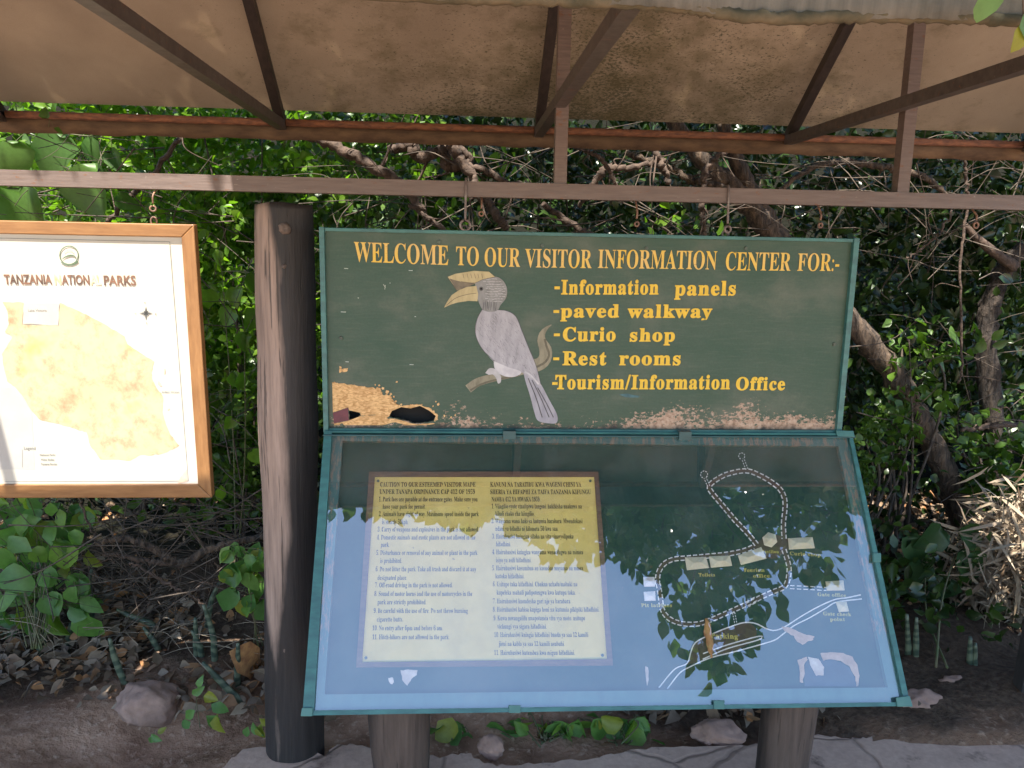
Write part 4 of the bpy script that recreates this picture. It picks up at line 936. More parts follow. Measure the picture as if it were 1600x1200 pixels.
# ------------------------------------------------------------------ posts
def tall_post():
    zs = np.linspace(-.12, 1.705, 110); cb, ct = onY(461, 1180, 2.3), onY(444, 318, 2.3); u = (zs - zs[0]) / (zs[-1] - zs[0])
    cx = cb[0] + (ct[0] - cb[0]) * u; r = .088 - .010 * u + .004 * np.sin(zs * 5 + 1) + .004 * np.exp(-((zs - 1.05) / .12) ** 2) - .003 * np.exp(-((zs - 1.3) / .1) ** 2)
    T = thing('wooden_post', (cb[0], 2.3, 0), 'tall round weathered log post standing between the map and the green sign', 'post')
    mb = MB(); seg = 40; V = []; ph = RNG.uniform(0, 6, 6)
    for z, x, rr in zip(zs, cx, r):
        for k in range(seg):
            a = 2 * math.pi * k / seg; q = rr * (1 + .02 * math.sin(2 * a + ph[0] + z) + .012 * math.sin(5 * a + ph[1] + z * 1.5) + .006 * math.sin(9 * a + ph[2]) + RNG.normal() * .0025)
            V.append((x + q * math.cos(a), 2.3 + q * math.sin(a), z + (.004 * math.sin(3 * a) if z == zs[-1] else 0)))
    n = len(zs); F = [(i * seg + k, i * seg + (k + 1) % seg, (i + 1) * seg + (k + 1) % seg, (i + 1) * seg + k) for i in range(n - 1) for k in range(seg)] + [tuple((n - 1) * seg + k for k in range(seg))]
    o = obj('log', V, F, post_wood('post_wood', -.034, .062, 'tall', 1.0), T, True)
    for px, py, r0, mt in ((444, 357, .015, 'bark'), (444, 416, .006, 'bark'), (447, 1015, .012, 'bark')):
        c = onY(px, py, 2.3 - .078); MB().tube([c + [0, .008, 0], c + [0, -.003, 0], c + [0, -.008, 0]], [r0 * 1.25, r0 * 1.1, r0 * .55], 14, .08).build('knot' if mt == 'bark' else 'bolt', M['knot'] if mt == 'bark' else M['rust'], T, True)
    # second one, a dark stake at the right edge
    c = onY(1597, 1100, 2.42); T = thing('wooden_stake', (c[0], 2.42, 0), 'dark thin timber stake at the right edge beside the paved walkway', 'post')
    MB().hexa([(c[0] - .03 + i, 2.40 + j, -.1) for i, j in ((0, 0), (.06, 0), (.06, .05), (0, .05))], [(c[0] - .012 + i, 2.405 + j, .42) for i, j in ((0, 0), (.05, 0), (.05, .045), (0, .045))]).build('shaft', simple('stake', (.04, .032, .028), (.02, .017, .015), 12, .7, .3, (4, 4, 1)), T)
M['knot'] = simple('knot', (.16, .115, .09), (.06, .045, .038), 70, .7, .5)
tall_post()
# ------------------------------------------------------------------ vegetation
def hidden_in_frame(p, margin=30, zmax=99):
    x, y, d = pix(p); return d > 0 and -margin < x < 1600 + margin and -margin < y < 1200 + margin
def cloud(c, r, n, twigs, spread=.07):
    """leaf bases gathered on twigs inside an ellipsoid; returns positions and outward directions"""
    c, r = np.array(c, float), np.array(r, float)
    d = RNG.normal(size=(twigs, 3)); d /= np.linalg.norm(d, axis=1)[:, None]; d *= RNG.uniform(.1, 1, (twigs, 1)) ** .5
    T = c + d * r; dirs = d + RNG.normal(size=(twigs, 3)) * .5; dirs /= np.linalg.norm(dirs, axis=1)[:, None]
    k = RNG.integers(0, twigs, n); u = RNG.uniform(-1, 1, n)
    P = T[k] + dirs[k] * (u * spread * 1.6)[:, None] + RNG.normal(size=(n, 3)) * spread * .4
    return P, dirs[k], T
def shrub(name, label, cat, c, r, n, size, mat, shape='small', twigs=None, stems=5, root=None, up=.5, group=None, droop=.15):
    c = np.array(c, float); root = np.array(root if root is not None else (c[0], c[1], float(rise(c[0], c[1]))), float)
    t = thing(name, root, label, cat, group)
    tw = twigs or max(6, n // 14)
    P, D, T = cloud(c, r, n, tw, max(.04, size * 1.3))
    ax = D * .5 + rdir(n, (0, 0, -.15)); nm = rdir(n, (0, -.25, up))
    leaves_obj('foliage', P, ax, nm, size * RNG.uniform(.6, 1.25, n), M[mat], t, shape, .14, droop)
    mb = MB()
    for k in range(stems):
        e = T[RNG.integers(len(T))]; m = root * .45 + e * .55 + RNG.normal(size=3) * .08 + np.array([0, 0, .05])
        pts = spline([root + RNG.normal(size=3) * [.05, .04, 0] + [0, 0, -.02], m, e], 7); mb.tube(pts, np.linspace(.009, .003, len(pts)), 5, .1)
    mb.build('stems', M['twig'], t, True)
    return t
P_ = onY
# the bushes, left to right
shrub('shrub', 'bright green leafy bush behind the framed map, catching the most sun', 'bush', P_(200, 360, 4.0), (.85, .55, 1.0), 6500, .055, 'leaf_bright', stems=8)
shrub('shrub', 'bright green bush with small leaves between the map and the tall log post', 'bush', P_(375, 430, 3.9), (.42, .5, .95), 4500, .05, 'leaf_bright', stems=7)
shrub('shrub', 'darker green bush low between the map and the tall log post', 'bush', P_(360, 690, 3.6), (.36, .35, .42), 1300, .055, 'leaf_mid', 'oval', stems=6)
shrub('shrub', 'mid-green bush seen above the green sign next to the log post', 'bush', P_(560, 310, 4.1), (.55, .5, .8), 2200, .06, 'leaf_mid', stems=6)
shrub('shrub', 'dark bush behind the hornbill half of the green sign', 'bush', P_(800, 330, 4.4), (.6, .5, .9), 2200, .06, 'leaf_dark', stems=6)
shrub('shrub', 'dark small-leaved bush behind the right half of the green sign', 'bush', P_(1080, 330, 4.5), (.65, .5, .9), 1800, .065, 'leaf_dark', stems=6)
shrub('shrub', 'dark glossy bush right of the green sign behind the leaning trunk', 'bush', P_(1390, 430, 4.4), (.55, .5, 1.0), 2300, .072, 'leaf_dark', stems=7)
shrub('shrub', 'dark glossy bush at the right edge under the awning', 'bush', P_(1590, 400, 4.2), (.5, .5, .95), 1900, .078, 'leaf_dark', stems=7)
shrub('shrub', 'fresh green bush with upright leaves low at the right edge', 'bush', P_(1570, 740, 3.6), (.26, .25, .22), 420, .06, 'leaf_mid', 'oval', stems=5)
shrub('shrub', 'few fresh yellow-green leaves over the word INFORMATION below the beam', 'bush', P_(1045, 345, 3.3), (.10, .06, .10), 26, .06, 'leaf_bright', 'oval', stems=3, root=P_(1040, 420, 3.5))
shrub('shrub', 'sparse lighter green sprig above the beam near the log post', 'bush', P_(640, 250, 3.6), (.45, .15, .22), 240, .055, 'leaf_bright', 'oval', stems=5)
shrub('shrub', 'loose green leaves in the dark right of the green sign, beside the leaning trunk', 'bush', P_(1440, 560, 3.6), (.22, .12, .32), 130, .065, 'leaf_mid', 'oval', stems=5)
shrub('creeper', 'small-leaved creeper climbing over the foot of the leaning trunk', 'creeper', P_(1385, 690, 3.5), (.22, .15, .28), 420, .035, 'leaf_mid', 'round', stems=6)
# large heart leaves hanging at the top left and their vine
def hand_leaves(name, label, cat, items, Y, mat, shape, root, group=None, stem_r=.003, yb=None):
    """leaves placed one by one: (photo x, photo y of the leaf base, length in metres, hang angle in the picture, depth offset)"""
    t = thing(name, root, label, cat, group); mb = MB(); cs, ax, nm, sz = [], [], [], []
    for (x, y, l, a, dy) in items:
        c = P_(x, y, Y + dy); d = math.cos(a) * np.array([1., 0, 0]) - math.sin(a) * np.array([0, 0, 1.]) + np.array([0, RNG.uniform(-.35, .15), 0])
        cs.append(c); ax.append(d); nm.append(np.array([RNG.normal() * .45, -1, .5 + RNG.normal() * .45])); sz.append(l)
    A = np.array(cs); cen = A.mean(0); ns = max(1, len(A) // 6); spines = []
    for q in range(ns):
        e = A[RNG.integers(len(A))] * .75 + cen * .25 + [0, .02, 0]; r0 = np.array(root, float) + RNG.normal(size=3) * [.02, .015, 0] * min(1, ns)
        sp_ = spline([r0, r0 * .5 + e * .5 + RNG.normal(size=3) * .02 + [0, .01, 0], e], 6); spines.append(sp_)
        mb.tube(sp_, np.linspace(stem_r, stem_r * .5, len(sp_)), 5)
    allp = np.vstack([q[4:] for q in spines])
    for c in A:
        p = allp[np.argmin(((allp - c) ** 2).sum(1) + RNG.uniform(0, .001, len(allp)))]; mb.tube(spline([p, (p + c) / 2 + [0, 0, .008], c], 4), stem_r * .4, 4)
    h = max(1, int(len(cs) * .6))
    for sl_, sh in ((slice(0, h), shape), (slice(h, None), 'oval')):
        if len(cs[sl_]): leaves_obj('foliage', np.array(cs[sl_]), np.array(ax[sl_]), np.array(nm[sl_]), np.array(sz[sl_]), M[mat], t, sh, .2, .3)
    mb.build('stems', M['stem_green'], t, True); return t
M['stem_green'] = simple('stem_green', (.09, .12, .04), (.12, .09, .05), 20, .6, 0)
big = [(20, 225, .15, 1.6, 0), (95, 215, .17, 1.9, .1), (150, 262, .20, 1.5, 0), (115, 285, .13, 2.2, .1), (30, 300, .2, 1.3, 0), (60, 340, .13, 1.2, .1), (175, 240, .09, 1.1, .1), (5, 260, .14, 1.8, .1), (140, 212, .12, 1.3, .15), (255, 205, .05, 1.6, 0), (185, 300, .1, .8, .2), (45, 255, .14, 1.7, .15), (120, 330, .12, 1.4, .2)]
hand_leaves('climbing_vine', 'vine with large heart-shaped leaves hanging at the top left behind the beam', 'vine', big, 3.15, 'leaf_big', 'heart', P_(-60, 180, 3.3))
hand_leaves('vine_tip', 'single small yellow-green leaf poking over the back edge of the awning', 'vine', [(71, 184, .035, -1.5, 0), (84, 200, .03, .4, .02)], 2.76, 'leaf_big', 'heart', P_(88, 218, 2.9), stem_r=.0015)
low = [(x, y, l, a, dy) for x, y, l, a, dy in zip(RNG.uniform(-25, 140, 110), RNG.uniform(775, 965, 110), RNG.uniform(.055, .125, 110), RNG.uniform(.4, 2.6, 110), RNG.uniform(-.15, .15, 110)) if y < 1010 - .6 * max(0, x - 60)]
hand_leaves('broadleaf_plant', 'leafy plant with round green leaves in the lower left corner under the map', 'plant', low + [(18, 905, .08, 1.5, -.12)], 3.0, 'leaf_low', 'round', onZ(60, 1010, .1))
lp = [(x, y, l, a, dy) for x, y, l, a, dy in zip(RNG.uniform(345, 415, 26), RNG.uniform(845, 950, 26), RNG.uniform(.055, .10, 26), RNG.uniform(.6, 2.4, 26), RNG.uniform(-.05, .1, 26))]
hand_leaves('broadleaf_plant', 'small leafy plant against the left side of the tall log post', 'plant', lp, 2.75, 'leaf_low', 'heart', onZ(402, 1010, .06))
nt_ = [(1420, 838, .15, 1.2, .05), (1470, 828, .14, 2.4, 0), (1500, 832, .12, .1, 0), (1545, 850, .17, 1.7, .1), (1505, 862, .16, 1.25, -.05), (1440, 880, .13, 2.0, 0), (1480, 905, .13, 2.3, 0), (1460, 925, .14, 2.6, .05), (1425, 935, .11, 1.6, .05), (1490, 935, .15, 1.1, 0), (1515, 920, .1, .6, .05), (1455, 850, .1, 2.8, .1), (1530, 835, .13, 1.1, .1)]
hand_leaves('nettle_plant', 'dark broad-leaved plant right of the sloping glass case', 'plant', nt_, 3.1, 'leaf_mid2', 'heart', onZ(1475, 1040, .12), stem_r=.005)
for lab, xs, ys, n, s, Y, mt in (('low green plant under the glass case next to the left log leg', (690, 735), (1122, 1146), 9, .075, 2.40, 'leaf_low'), ('clump of rounded leaves under the middle of the glass case', (765, 935), (1122, 1168), 110, .075, 2.40, 'leaf_low'), ('light green clump under the glass case, between the middle clump and the right log leg', (930, 1010), (1118, 1160), 55, .075, 2.40, 'leaf_low')):
    it = [(RNG.uniform(*xs), RNG.uniform(*ys), s * RNG.uniform(.7, 1.2), RNG.uniform(.2, 2.9), RNG.uniform(-.05, .06)) for _ in range(n)]
    hand_leaves('ground_plant', lab, 'plant', it, Y, mt, 'round', onZ(sum(xs) / 2, 1158, .02))
for lab, its, root in (('bright green seedling beside the brown rock', [(300, 1085, .05, -.6, 0), (318, 1088, .05, .2, 0), (330, 1100, .06, .5, 0), (305, 1110, .05, 2.5, 0), (322, 1118, .06, .9, 0), (340, 1115, .07, 1.3, 0), (298, 1128, .05, 2.6, 0), (310, 1075, .04, -1.3, 0)], onZ(320, 1135, .03)),
                      ('tiny seedling alone on the bare soil', [(236, 1148, .045, .3, 0), (240, 1150, .035, 2.2, 0), (246, 1146, .03, -.6, 0)], onZ(240, 1158, .0)),
                      ('seedling at the foot of the tall log post', [(395, 1128, .06, .9, 0), (405, 1122, .05, .2, 0), (388, 1135, .04, 1.8, 0), (408, 1130, .05, 1.4, 0)], onZ(398, 1145, .02))):
    hand_leaves('seedling', lab, 'seedling', its, root[1] - .02, 'leaf_low', 'oval', root, stem_r=.0015)
# banded upright snake-plant stalks
def banded():
    m, t, b, o = nt('banded_leaf'); co = coords(t); w = N(t, 'ShaderNodeTexWave', Scale=9, Distortion=9, wave_type='BANDS', bands_direction='Z'); w.inputs['Detail'].default_value = 3
    t.links.new(co, w.inputs['Vector'])
    t.links.new(ramp(t, w.outputs[0], [(.3, (.04, .062, .04)), (.75, (.12, .145, .09))]), b.inputs['Base Color']); b.inputs['Roughness'].default_value = .5; return m
M['banded'] = banded()
def snake(label, stalks, group=None):
    a = stalks[0]; root = onZ(*a[-1][:2], float(rise(*onZ(*a[-1][:2], .05)[:2])))
    t = thing('snake_plant', root, label, 'plant')
    for s in stalks:
        b0 = onZ(*s[-1][:2], float(rise(*onZ(*s[-1][:2], .05)[:2]))); Y = b0[1]
        P = [P_(x, y, Y + (i - len(s) + 1) * .01) for i, (x, y) in enumerate(s)]; P.append(P[-1] + [0, 0, -.03]); P = spline(P, 5)
        MB().tube(P, fit([.006, .0115, .012, .011], len(P)), 7, .06).build('leaf', M['banded'], t, True)
snake('banded snake-plant stalk leaning behind the brown rock', [[(171, 997), (180, 1030), (198, 1074)]])
snake('group of banded snake-plant stalks left of the tall log post', [[(305, 965), (306, 1000), (308, 1040)], [(318, 945), (332, 990), (336, 1046)], [(372, 1005), (371, 1035), (371, 1072)], [(317, 1035), (345, 1065), (378, 1098)], [(343, 910), (330, 940), (322, 990)], [(300, 985), (312, 1010), (316, 1040)]])
snake('pair of slim banded stalks below the round-leaved plant', [[(56, 950), (60, 985), (63, 1018)], [(64, 955), (67, 985), (69, 1012)]])
snake('two banded stalks leaning below the broken grey branch', [[(143, 890), (132, 930), (126, 955)], [(140, 905), (142, 940), (144, 975)], [(108, 992), (112, 975), (104, 1010)]])
snake('broken banded stalk lying slantwise in the twigs', [[(182, 952), (205, 963), (238, 976), (240, 990)], [(224, 980), (240, 1002), (250, 1022)]])
snake('two tall thin banded stalks right of the glass case', [[(1417, 960), (1419, 1010), (1419, 1057)], [(1432, 965), (1431, 1010), (1430, 1060)]])
snake('short banded stalk in the dark at the far right', [[(1516, 995), (1515, 1030), (1515, 1072)], [(1524, 1005), (1522, 1035), (1520, 1072)]])

# ------------------------------------------------------------------ the leaning tree, vines, branches
def wood(name, label, cat, pts, r, Y, mat='vine_bark', seg=9, dys=None, jit=.12, group=None):
    P = [P_(x, y, Y + (dys[i] if dys else 0)) for i, (x, y) in enumerate(pts)]; Q = spline(P, 9)
    Q = Q + RNG.normal(size=Q.shape) * .0035; r = [q * .82 for q in r]
    mb = MB().tube(Q, fit(r, len(Q)), seg, jit); rm = max(r)
    for k in range(RNG.integers(3, 7)):         # side twigs
        a = Q[RNG.integers(1, len(Q) - 1)]; d = rdir(1, (0, -.1, -.1))[0] * [1, .5, 1]; l = RNG.uniform(.08, .28)
        S_ = spline([a, a + d * l * .5 + RNG.normal(size=3) * .02, a + d * l + RNG.normal(size=3) * .04], 5); mb.tube(S_, np.linspace(rm * .3, .0012, len(S_)), 5, .1, False)
    t = mb.build(name, M[mat], None, True, loc=Q[0]); tag(t, label, cat, group); return t
LT = thing('leaning_tree', P_(1530, 900, 3.7), 'thick pale-barked tree leaning left behind the right end of the green sign', 'tree')
Q = spline([P_(x, y, Y) for x, y, Y in [(960, 60, 3.45), (1090, 240, 3.5), (1150, 300, 3.52), (1215, 375, 3.55), (1330, 505, 3.6), (1400, 590, 3.62), (1450, 680, 3.65), (1490, 770, 3.68), (1515, 850, 3.7), (1530, 960, 3.72)]], 10)
Q = Q + RNG.normal(size=Q.shape) * .003
MB().tube(Q, fit([.03, .036, .046, .05, .056, .056, .055, .06, .065, .08], len(Q)), 14, .09).build('trunk', M['bark'], LT, True)
Q = spline([P_(x, y, Y) for x, y, Y in [(1130, 190, 3.5), (1150, 250, 3.52), (1185, 320, 3.56), (1260, 420, 3.6)]], 10); MB().tube(Q, fit([.028, .034, .038, .03], len(Q)), 10, .09).build('limb', M['bark'], LT, True)
RT = thing('twisted_tree', P_(1400, 1000, 3.9), 'twisted dark trunk rising below the leaning tree at the right', 'tree')
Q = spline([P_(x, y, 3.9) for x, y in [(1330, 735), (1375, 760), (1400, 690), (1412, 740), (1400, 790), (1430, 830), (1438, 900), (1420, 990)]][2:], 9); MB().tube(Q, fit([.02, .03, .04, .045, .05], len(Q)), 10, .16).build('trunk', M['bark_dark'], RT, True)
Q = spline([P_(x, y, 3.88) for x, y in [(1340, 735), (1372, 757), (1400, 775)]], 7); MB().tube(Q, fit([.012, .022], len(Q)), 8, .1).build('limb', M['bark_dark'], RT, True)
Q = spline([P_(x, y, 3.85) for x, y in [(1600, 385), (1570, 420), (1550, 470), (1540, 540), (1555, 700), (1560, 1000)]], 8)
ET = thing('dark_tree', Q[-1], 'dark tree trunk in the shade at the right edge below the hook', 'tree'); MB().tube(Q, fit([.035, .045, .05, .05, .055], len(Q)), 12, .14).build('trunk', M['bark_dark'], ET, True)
Q = spline([P_(x, y, 3.8) for x, y in [(1506, 350), (1535, 380), (1586, 418)]], 7); MB().tube(Q, fit([.014, .022, .03], len(Q)), 8, .08).build('limb', M['vine_bark'], ET, True)
V = [('thick brown vine slanting down behind the awning edge right of the log post', [(460, 205), (520, 227), (575, 255), (625, 287), (660, 330)], [.02, .026, .024, .02], 3.2),
     ('knotted tangle of brown vine hanging above the hornbill painting', [(610, 235), (640, 228), (655, 245), (690, 235), (700, 260), (730, 250), (712, 225)], [.02, .03, .026, .028, .02], 3.25),
     ('vine drooping from the knot towards the beam', [(690, 205), (712, 240), (735, 270), (750, 300), (775, 335), (792, 358)], [.024, .026, .02, .022, .018], 3.2),
     ('thin vine running sideways from the knot to the left upright', [(720, 258), (760, 268), (800, 288), (850, 292)], [.014, .016, .012], 3.22),
     ('reddish vine arching down just right of the left upright', [(900, 232), (925, 238), (945, 256), (958, 280), (975, 310)], [.008, .011, .010], 3.1),
     ('brown vine crossing behind the left upright', [(905, 320), (925, 290), (945, 265), (985, 262), (1040, 250)], [.012, .018, .016, .012], 3.3),
     ('brown vine going down to the sign above the word INFORMATION', [(1020, 230), (1035, 260), (1045, 285)], [.016, .018, .014], 3.15),
     ('bent vine in front of the leaning tree above the sign', [(1135, 235), (1105, 262), (1097, 300), (1098, 340), (1102, 375)], [.014, .018, .016, .014], 3.3),
     ('pale vine crossing low to the left of the leaning tree', [(980, 240), (1040, 262), (1085, 282), (1130, 292)], [.016, .02, .016], 3.35),
     ('pale crooked branch running right from the leaning tree to the right upright', [(1215, 300), (1260, 265), (1310, 253), (1360, 258), (1405, 266), (1450, 280), (1490, 320)], [.012, .016, .02, .018, .016], 3.5),
     ('thin dangling vine beside the right upright', [(1506, 245), (1510, 280), (1512, 320), (1500, 420), (1503, 560), (1500, 600)], [.008, .007, .006], 3.4),
     ('thin curved twig hanging right of the green sign', [(1490, 328), (1470, 360), (1440, 390), (1415, 405)], [.005, .006, .004], 3.2),
     ('slanting brown vine behind the sign top, below the beam', [(850, 320), (885, 345), (925, 370)], [.014, .018, .016], 3.3),
     ('slanting brown vine just right of the log post under the beam', [(640, 320), (675, 345), (710, 375)], [.010, .014, .012], 3.2),
     ('brown stem climbing behind the map hook', [(165, 350), (200, 310), (240, 270), (280, 215), (300, 190)], [.012, .013, .011], 3.4),
     ('horizontal dead branch at the right edge', [(1500, 672), (1530, 668), (1565, 664), (1620, 662)], [.012, .016, .014], 3.5),
     ('grey forked branch lying across the twigs below the map', [(150, 850), (178, 843), (210, 843), (241, 857), (266, 873), (288, 881), (318, 862), (360, 848), (420, 838)], [.010, .016, .02, .022, .018, .014], 2.95),
     ('lower brown branch joining the forked branch', [(160, 866), (185, 868), (220, 874), (255, 879), (285, 882)], [.009, .012, .014], 2.97),
     ('long thin pale twig hanging down beside the lower left plant', [(120, 770), (135, 810), (155, 850), (172, 872), (180, 880)], [.005, .005, .004], 2.8),
     ('arched dry twig left of the log post', [(200, 880), (225, 890), (260, 910), (290, 925), (320, 945)], [.006, .006, .005], 2.85)]
for lab, pts, r, Y in V: wood('woody_vine' if 'twig' not in lab and 'branch' not in lab else 'branch', lab, 'branch' if 'branch' in lab or 'twig' in lab else 'vine', pts, r, Y, 'vine_bark' if 'pale' not in lab and 'grey' not in lab else 'bark')
# fine twigs: beyond counting
def twigs(name, label, n, xr, yr, Yr, mat, ln=(.15, .6), rr=(.0012, .0035), flat=.5):
    mb = MB()
    for k in range(n):
        c = P_(RNG.uniform(*xr), RNG.uniform(*yr), RNG.uniform(*Yr)); d = RNG.normal(size=3) * [1, .5, flat]; d /= np.linalg.norm(d); l = RNG.uniform(*ln)
        P = spline([c - d * l / 2, c + RNG.normal(size=3) * l * .08, c + d * l / 2 - [0, 0, l * .1]], 4); r = RNG.uniform(*rr); mb.tube(P, np.linspace(r, r * .4, len(P)), 4, 0, False)
    o = mb.build(name, M[mat], None, True); tag(o, label, 'twigs', kind='stuff'); return o
twigs('dry_twigs', 'tangle of dry twigs in the dark below the map', 300, (-40, 410), (780, 960), (2.8, 3.5), 'twig')
twigs('dry_twigs', 'tangle of thin bare twigs and creepers under the awning edge', 220, (480, 1650), (215, 420), (3.1, 3.9), 'twig', (.15, .7))
twigs('dry_twigs', 'thin bare twigs in the shade right of the glass case', 70, (1360, 1640), (420, 1060), (3.1, 3.9), 'twig', (.15, .5))
twigs('dry_twigs', 'thin brown twigs threaded through the bushes left of the log post', 120, (-40, 410), (215, 780), (3.0, 3.7), 'twig', (.2, .7))
hand_leaves('climbing_vine', 'vine with broad leaves between the map and the log post', 'vine', [(RNG.uniform(318, 405), RNG.uniform(360, 790), RNG.uniform(.05, .095), RNG.uniform(.8, 2.3), RNG.uniform(-.1, .3)) for _ in range(16)], 3.1, 'leaf_bright', 'heart', P_(365, 930, 3.15))
twigs('grass_straw', 'pale dry straw on the ground among fallen leaves', 170, (-40, 410), (960, 1080), (2.75, 3.1), 'straw_stalk', (.08, .3), (.0008, .0022), .1)
# dried grass heap in the sun at the right edge
o = None
n = 5200; c = P_(1594, 890, 3.08); Pp = c + RNG.normal(size=(n, 3)) * [.10, .08, .13]
HP = leaves_obj('dry_grass_heap', Pp, rdir(n, (-.3, -.4, -.2)), rdir(n, (0, -.3, .6)), RNG.uniform(.05, .17, n), M['straw'], None, 'straw', .02, .5, loc=(c[0], c[1], .2)); tag(HP, 'sunlit pale heap of dried grass at the right edge', 'dry grass')
# leaf litter
n = 15000; X = RNG.uniform(-2.4, 3.6, n); Y = RNG.uniform(2.34, 4.4, n)
keep = (Y > np.where(X > .5, 2.34, 2.52) + .06 * np.sin(X * 3) + RNG.exponential(.07, n)); X, Y = X[keep], Y[keep]; n = len(X)
L = np.stack([X, Y, rise(X, Y) + .012 + RNG.exponential(.012, n)], 1)
LL = leaves_obj('leaf_litter', L, rdir(n, (0, 0, 0)) * [1, 1, .3], rdir(n, (0, 0, 1.1)), RNG.uniform(.022, .07, n), M['leaf_dry'], None, 'oval', .13, .35); tag(LL, 'brown fallen leaves covering the soil behind the walkway', 'leaf litter', kind='stuff')
# single fallen leaf and stones
c = onZ(372, 1030, .12); f = leaves_obj('fallen_leaf', np.array([c + [-.03, 0, .03]]), np.array([[1, .1, -.45]]), np.array([[.2, -.8, .8]]), np.array([.17]), M['leaf_curl'], None, 'oval', .3, .9, loc=c); tag(f, 'big curled orange-brown fallen leaf left of the tall log post', 'fallen leaf')
def rock(label, px, py, z, s, seed):
    c = onZ(px, py, z); bm = bmesh.new(); bmesh.ops.create_icosphere(bm, subdivisions=4, radius=1); r = np.random.default_rng(seed)
    K = r.normal(size=(16, 3)); K /= np.linalg.norm(K, axis=1)[:, None]; H = r.uniform(.62, .95, 16)
    for v in bm.verts:
        p = np.array(v.co); h = min(1, min(hh / max(1e-3, p @ k) if p @ k > .05 else 9 for k, hh in zip(K, H))); p = p * h * (1 + .05 * math.sin(p[0] * 7 + seed) * math.sin(p[1] * 8 + 1) + .04 * math.sin(p[2] * 13 + p[0] * 9) + r.normal() * .018); v.co = p * s
    me = bpy.data.meshes.new('rock'); bm.to_mesh(me); bm.free(); me.materials.append(M['rock']); me.polygons.foreach_set('use_smooth', [True] * len(me.polygons))
    o = bpy.data.objects.new('rock', me); COL.objects.link(o); o.location = tuple(c + [0, 0, s[2] * .22]); tag(o, label, 'rock', 'stones beside the walkway')
rock('broad brownish rock half sunk in the soil, the largest stone', 230, 1108, .0, (.125, .095, .085), 3)
rock('small reddish stone under the glass case beside the leafy clump', 765, 1172, .02, (.045, .04, .04), 5)
rock('pale flat stone under the right part of the glass case', 1120, 1150, .02, (.10, .07, .045), 8)
rock('angular dark stone right of the right log leg', 1440, 1112, .03, (.09, .07, .06), 9)
rock('pale stone lying in the shade right of the banded stalks', 1490, 1082, .04, (.07, .05, .05), 12)
rock('little grey pebble under the glass case, left of the right log leg', 1108, 1160, .02, (.018, .016, .015), 13)
# unseen crowns added to the trees, dappling the bushes with shade
def crown(tree, c, r, n, size=.11, mat='leaf_mid', twigs=None):
    Pp, D, T = cloud(c, r, n, twigs or n // 16, .12); h = P_(1594, 880, 3.08); u = (Pp - h) @ S; g = np.linalg.norm(Pp - h - u[:, None] * S, axis=1) > .30; Pp, D = Pp[g], D[g]; n = len(Pp); leaves_obj('crown', Pp, D + rdir(n), rdir(n, (0, 0, .6)), size * RNG.uniform(.7, 1.2, n), M[mat], tree, 'oval')  # leaves pruned along the sun ray to the grass heap
crown(LT, (.7, 3.5, 3.5), (1.5, .9, .55), 4200, .12, 'leaf_mid', 110); crown(RT, (2.2, 3.7, 3.6), (1.1, 1.0, .6), 2800, .12, 'leaf_mid', 80); crown(ET, (3.4, 3.6, 3.6), (1.2, 1.1, .6), 2600, .12, 'leaf_mid', 75)
MT = thing('added_shade_tree', (-2.75, 4.3, .15), 'slender tree left of the framed map, its crown over the left bushes', 'tree')  # tree added out of view to dapple the left bushes with shade
MB().tube(spline([(-2.75, 4.3, 0), (-2.72, 4.28, 1.3), (-2.6, 4.1, 2.6), (-1.6, 4.0, 3.5)], 8), .035, 10, .06).build('trunk', M['bark'], MT, True)
crown(MT, (-1.1, 3.3, 3.6), (1.3, .8, .5), 2000, .12, 'leaf_mid', 45)
# far mass of bushes
def mass(name, label, n, box, size, mat, shape='small', holes=True):
    P = np.stack([RNG.uniform(*box[0], n), RNG.uniform(*box[1], n), RNG.uniform(*box[2], n)], 1)
    k = RNG.integers(0, n // 18, n); P[:, :] = P[k] + RNG.normal(size=(n, 3)) * .11
    o = leaves_obj(name, P, rdir(n, (0, 0, -.2)), rdir(n, (0, -.2, .5)), size * RNG.uniform(.6, 1.3, n), M[mat], None, shape); tag(o, label, 'thicket', kind='stuff'); return o
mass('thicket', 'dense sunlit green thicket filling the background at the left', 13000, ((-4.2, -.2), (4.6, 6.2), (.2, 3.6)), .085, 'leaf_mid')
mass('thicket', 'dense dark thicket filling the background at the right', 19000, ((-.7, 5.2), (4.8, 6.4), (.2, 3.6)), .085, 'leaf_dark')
mass('undergrowth', 'dark low undergrowth right of the display case', 1100, ((1.15, 2.2), (2.75, 3.6), (.06, .36)), .055, 'leaf_dark', 'oval')
mass('thicket', 'dark undergrowth low behind the display case', 5000, ((-2.6, 4.2), (3.7, 4.8), (.1, .75)), .06, 'leaf_dark')

# ------------------------------------------------------------------ tree over the walkway: shades the signs, mirrored in the glass
OT = thing('overhanging_tree', (4.9, -.9, 0), 'leafy tree reaching over the walkway and awning from the right', 'tree')
Q = spline([(4.9, -.9, -.2), (4.85, -.85, 1.4), (4.5, -.6, 2.9), (3.4, -.2, 3.7), (1.6, .2, 3.95), (-.4, .3, 4.0), (-1.8, .4, 4.0)], 8); MB().tube(Q, fit([.16, .13, .11, .07, .05, .035, .015], len(Q)), 12, .06).build('trunk', M['bark'], OT, True)
def mirror(px, py, t):
    p = gP(px, py); d = p - EYE; d /= np.linalg.norm(d); r = d - 2 * (d @ gN) * gN; return p + r * t
def inside(x, y, poly):
    c = False; j = len(poly) - 1
    for i in range(len(poly)):
        if (poly[i][1] > y) != (poly[j][1] > y) and x < (poly[j][0] - poly[i][0]) * (y - poly[i][1]) / (poly[j][1] - poly[i][1]) + poly[i][0]: c = not c
        j = i
    return c
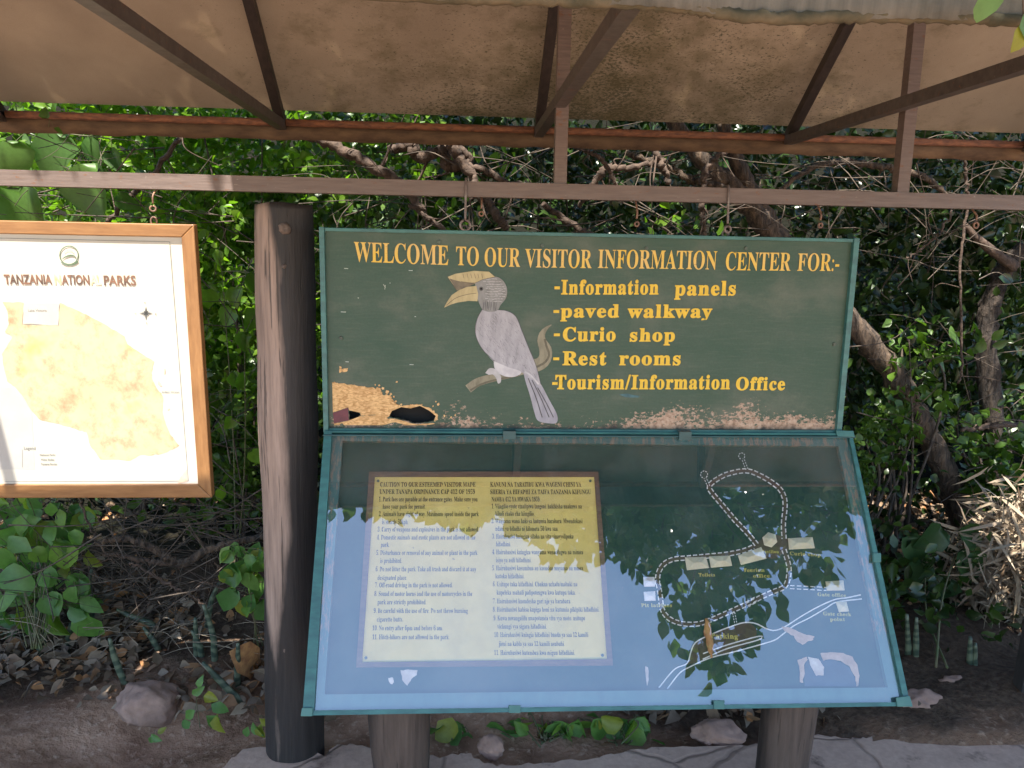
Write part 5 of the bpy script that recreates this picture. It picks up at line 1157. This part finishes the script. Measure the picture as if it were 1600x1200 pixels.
sprays = [([(640, 778), (700, 812), (740, 822), (775, 800), (800, 832), (850, 850), (870, 876), (900, 872), (950, 862), (985, 880), (1000, 850), (1000, 770)], 190),
          ([(960, 780), (945, 860), (975, 875), (995, 905), (1080, 890), (1050, 945), (1065, 960), (1110, 940), (1200, 895), (1240, 890), (1300, 905), (1322, 880), (1290, 850), (1325, 830), (1330, 790)], 520),
          ([(1045, 900), (1030, 960), (1060, 985), (1045, 1010), (1080, 1030), (1115, 1070), (1150, 1035), (1180, 1000), (1200, 960), (1245, 920), (1200, 900), (1120, 930)], 210)]
def clear_glass(P):
    """open sky where the photo's glass mirrors open sky"""
    E2 = EYE - gN * (2 * ((EYE - gA) @ gN)); ok = np.ones(len(P), bool)
    for i, p in enumerate(P):
        d = p - E2; u = ((gA - E2) @ gN) / (d @ gN); x, y, _ = pix(E2 + d * u)
        if 440 < x < 1450 and 800 < y < 1130 and not any(inside(x, y, q) for q, _c in sprays): ok[i] = False
    return ok
def lit_gap(P):
    """leaves dropped where sun rays head for the map through the opening added in the cloth"""
    ok = np.ones(len(P), bool)
    t = (P[:, 1] - 2.21) / S[1]; q = P - S * t[:, None]
    ok &= ~((q[:, 0] > -1.7) & (q[:, 0] < -.5) & (q[:, 2] > .75) & (q[:, 2] < 1.95))
    return ok
n = 34000; Pc = np.stack([RNG.uniform(-4.4, 3.6, n), RNG.uniform(-1.0, 2.1, n), RNG.uniform(3.15, 4.3, n)], 1)
k = RNG.integers(0, n // 9, n); Pc = Pc[k] + RNG.normal(size=(n, 3)) * .13; Pc = Pc[lit_gap(Pc)]; Pc = Pc[clear_glass(Pc)]; h = P_(1594, 880, 3.08); u = (Pc - h) @ S; Pc = Pc[np.linalg.norm(Pc - h - u[:, None] * S, axis=1) > .30]  # crown pruned to admit sun to the map and the grass heap
Pc = Pc[[not hidden_in_frame(p, 40) for p in Pc]]; n = len(Pc)
leaves_obj('crown', Pc, rdir(n, (0, 0, -.3)), rdir(n, (0, 0, .8)), .13 * RNG.uniform(.7, 1.2, n), M['leaf_mid'], OT, 'oval')
# hanging sprays that the glass mirrors, and the two leaves at the top right corner
cs = []
for poly, cnt in sprays:
    a = np.array(poly); m = 0
    while m < cnt:
        x, y = RNG.uniform(a[:, 0].min(), a[:, 0].max()), RNG.uniform(a[:, 1].min(), a[:, 1].max())
        if inside(x, y, poly):
            q = mirror(x, y, RNG.uniform(2.3, 3.3)); m += 1
            if not hidden_in_frame(q, 120): cs.append(q)
cs = np.array(cs); n = len(cs)
leaves_obj('hanging_spray', cs, rdir(n, (0, 0, -1.2)), rdir(n, (0, 1, -.3)), .10 * RNG.uniform(.6, 1.2, n), M['leaf_mid'], OT, 'oval', .08, .15)
mb = MB()
for k in range(60):
    a = cs[RNG.integers(n)]; up_ = cs[cs[:, 2] > a[2] + .22]
    if not len(up_): continue
    b = up_[np.argmin(((up_ - a) ** 2).sum(1))]; mb.tube(spline([b, (a + b) / 2 + RNG.normal(size=3) * .03, a], 5), np.linspace(.007, .002, 11), 5)
mb.build('branchlets', M['twig'], OT, True)
tl = [(1545, -16, .036, 1.55, 0), (1600, 36, .034, 1.45, .02), (1612, 10, .04, 1.6, .02)]
cs, ax, nm, sz = [], [], [], []
for (x, y, l, a, dy) in tl: cs.append(P_(x, y, .98 + dy)); ax.append(np.array([math.cos(a) * -.3, .15, -1.])); nm.append(np.array([.2, -1, .3])); sz.append(l)
leaves_obj('hanging_spray', np.array(cs), np.array(ax), np.array(nm), np.array(sz), M['leaf_low'], OT, 'round', .1, .2)
mb = MB(); b = P_(1590, -120, .97); Z = np.array([1.6, .5, 3.7])
mb.tube(spline([Z, (Z + b) / 2 + np.array([.05, .05, 0]), b], 6), np.linspace(.008, .003, 13), 5)
for q in cs: mb.tube(spline([b, (b + q) / 2 + [0, 0, .01], q], 4), .0015, 5)
mb.build('branchlets', M['twig'], OT, True)
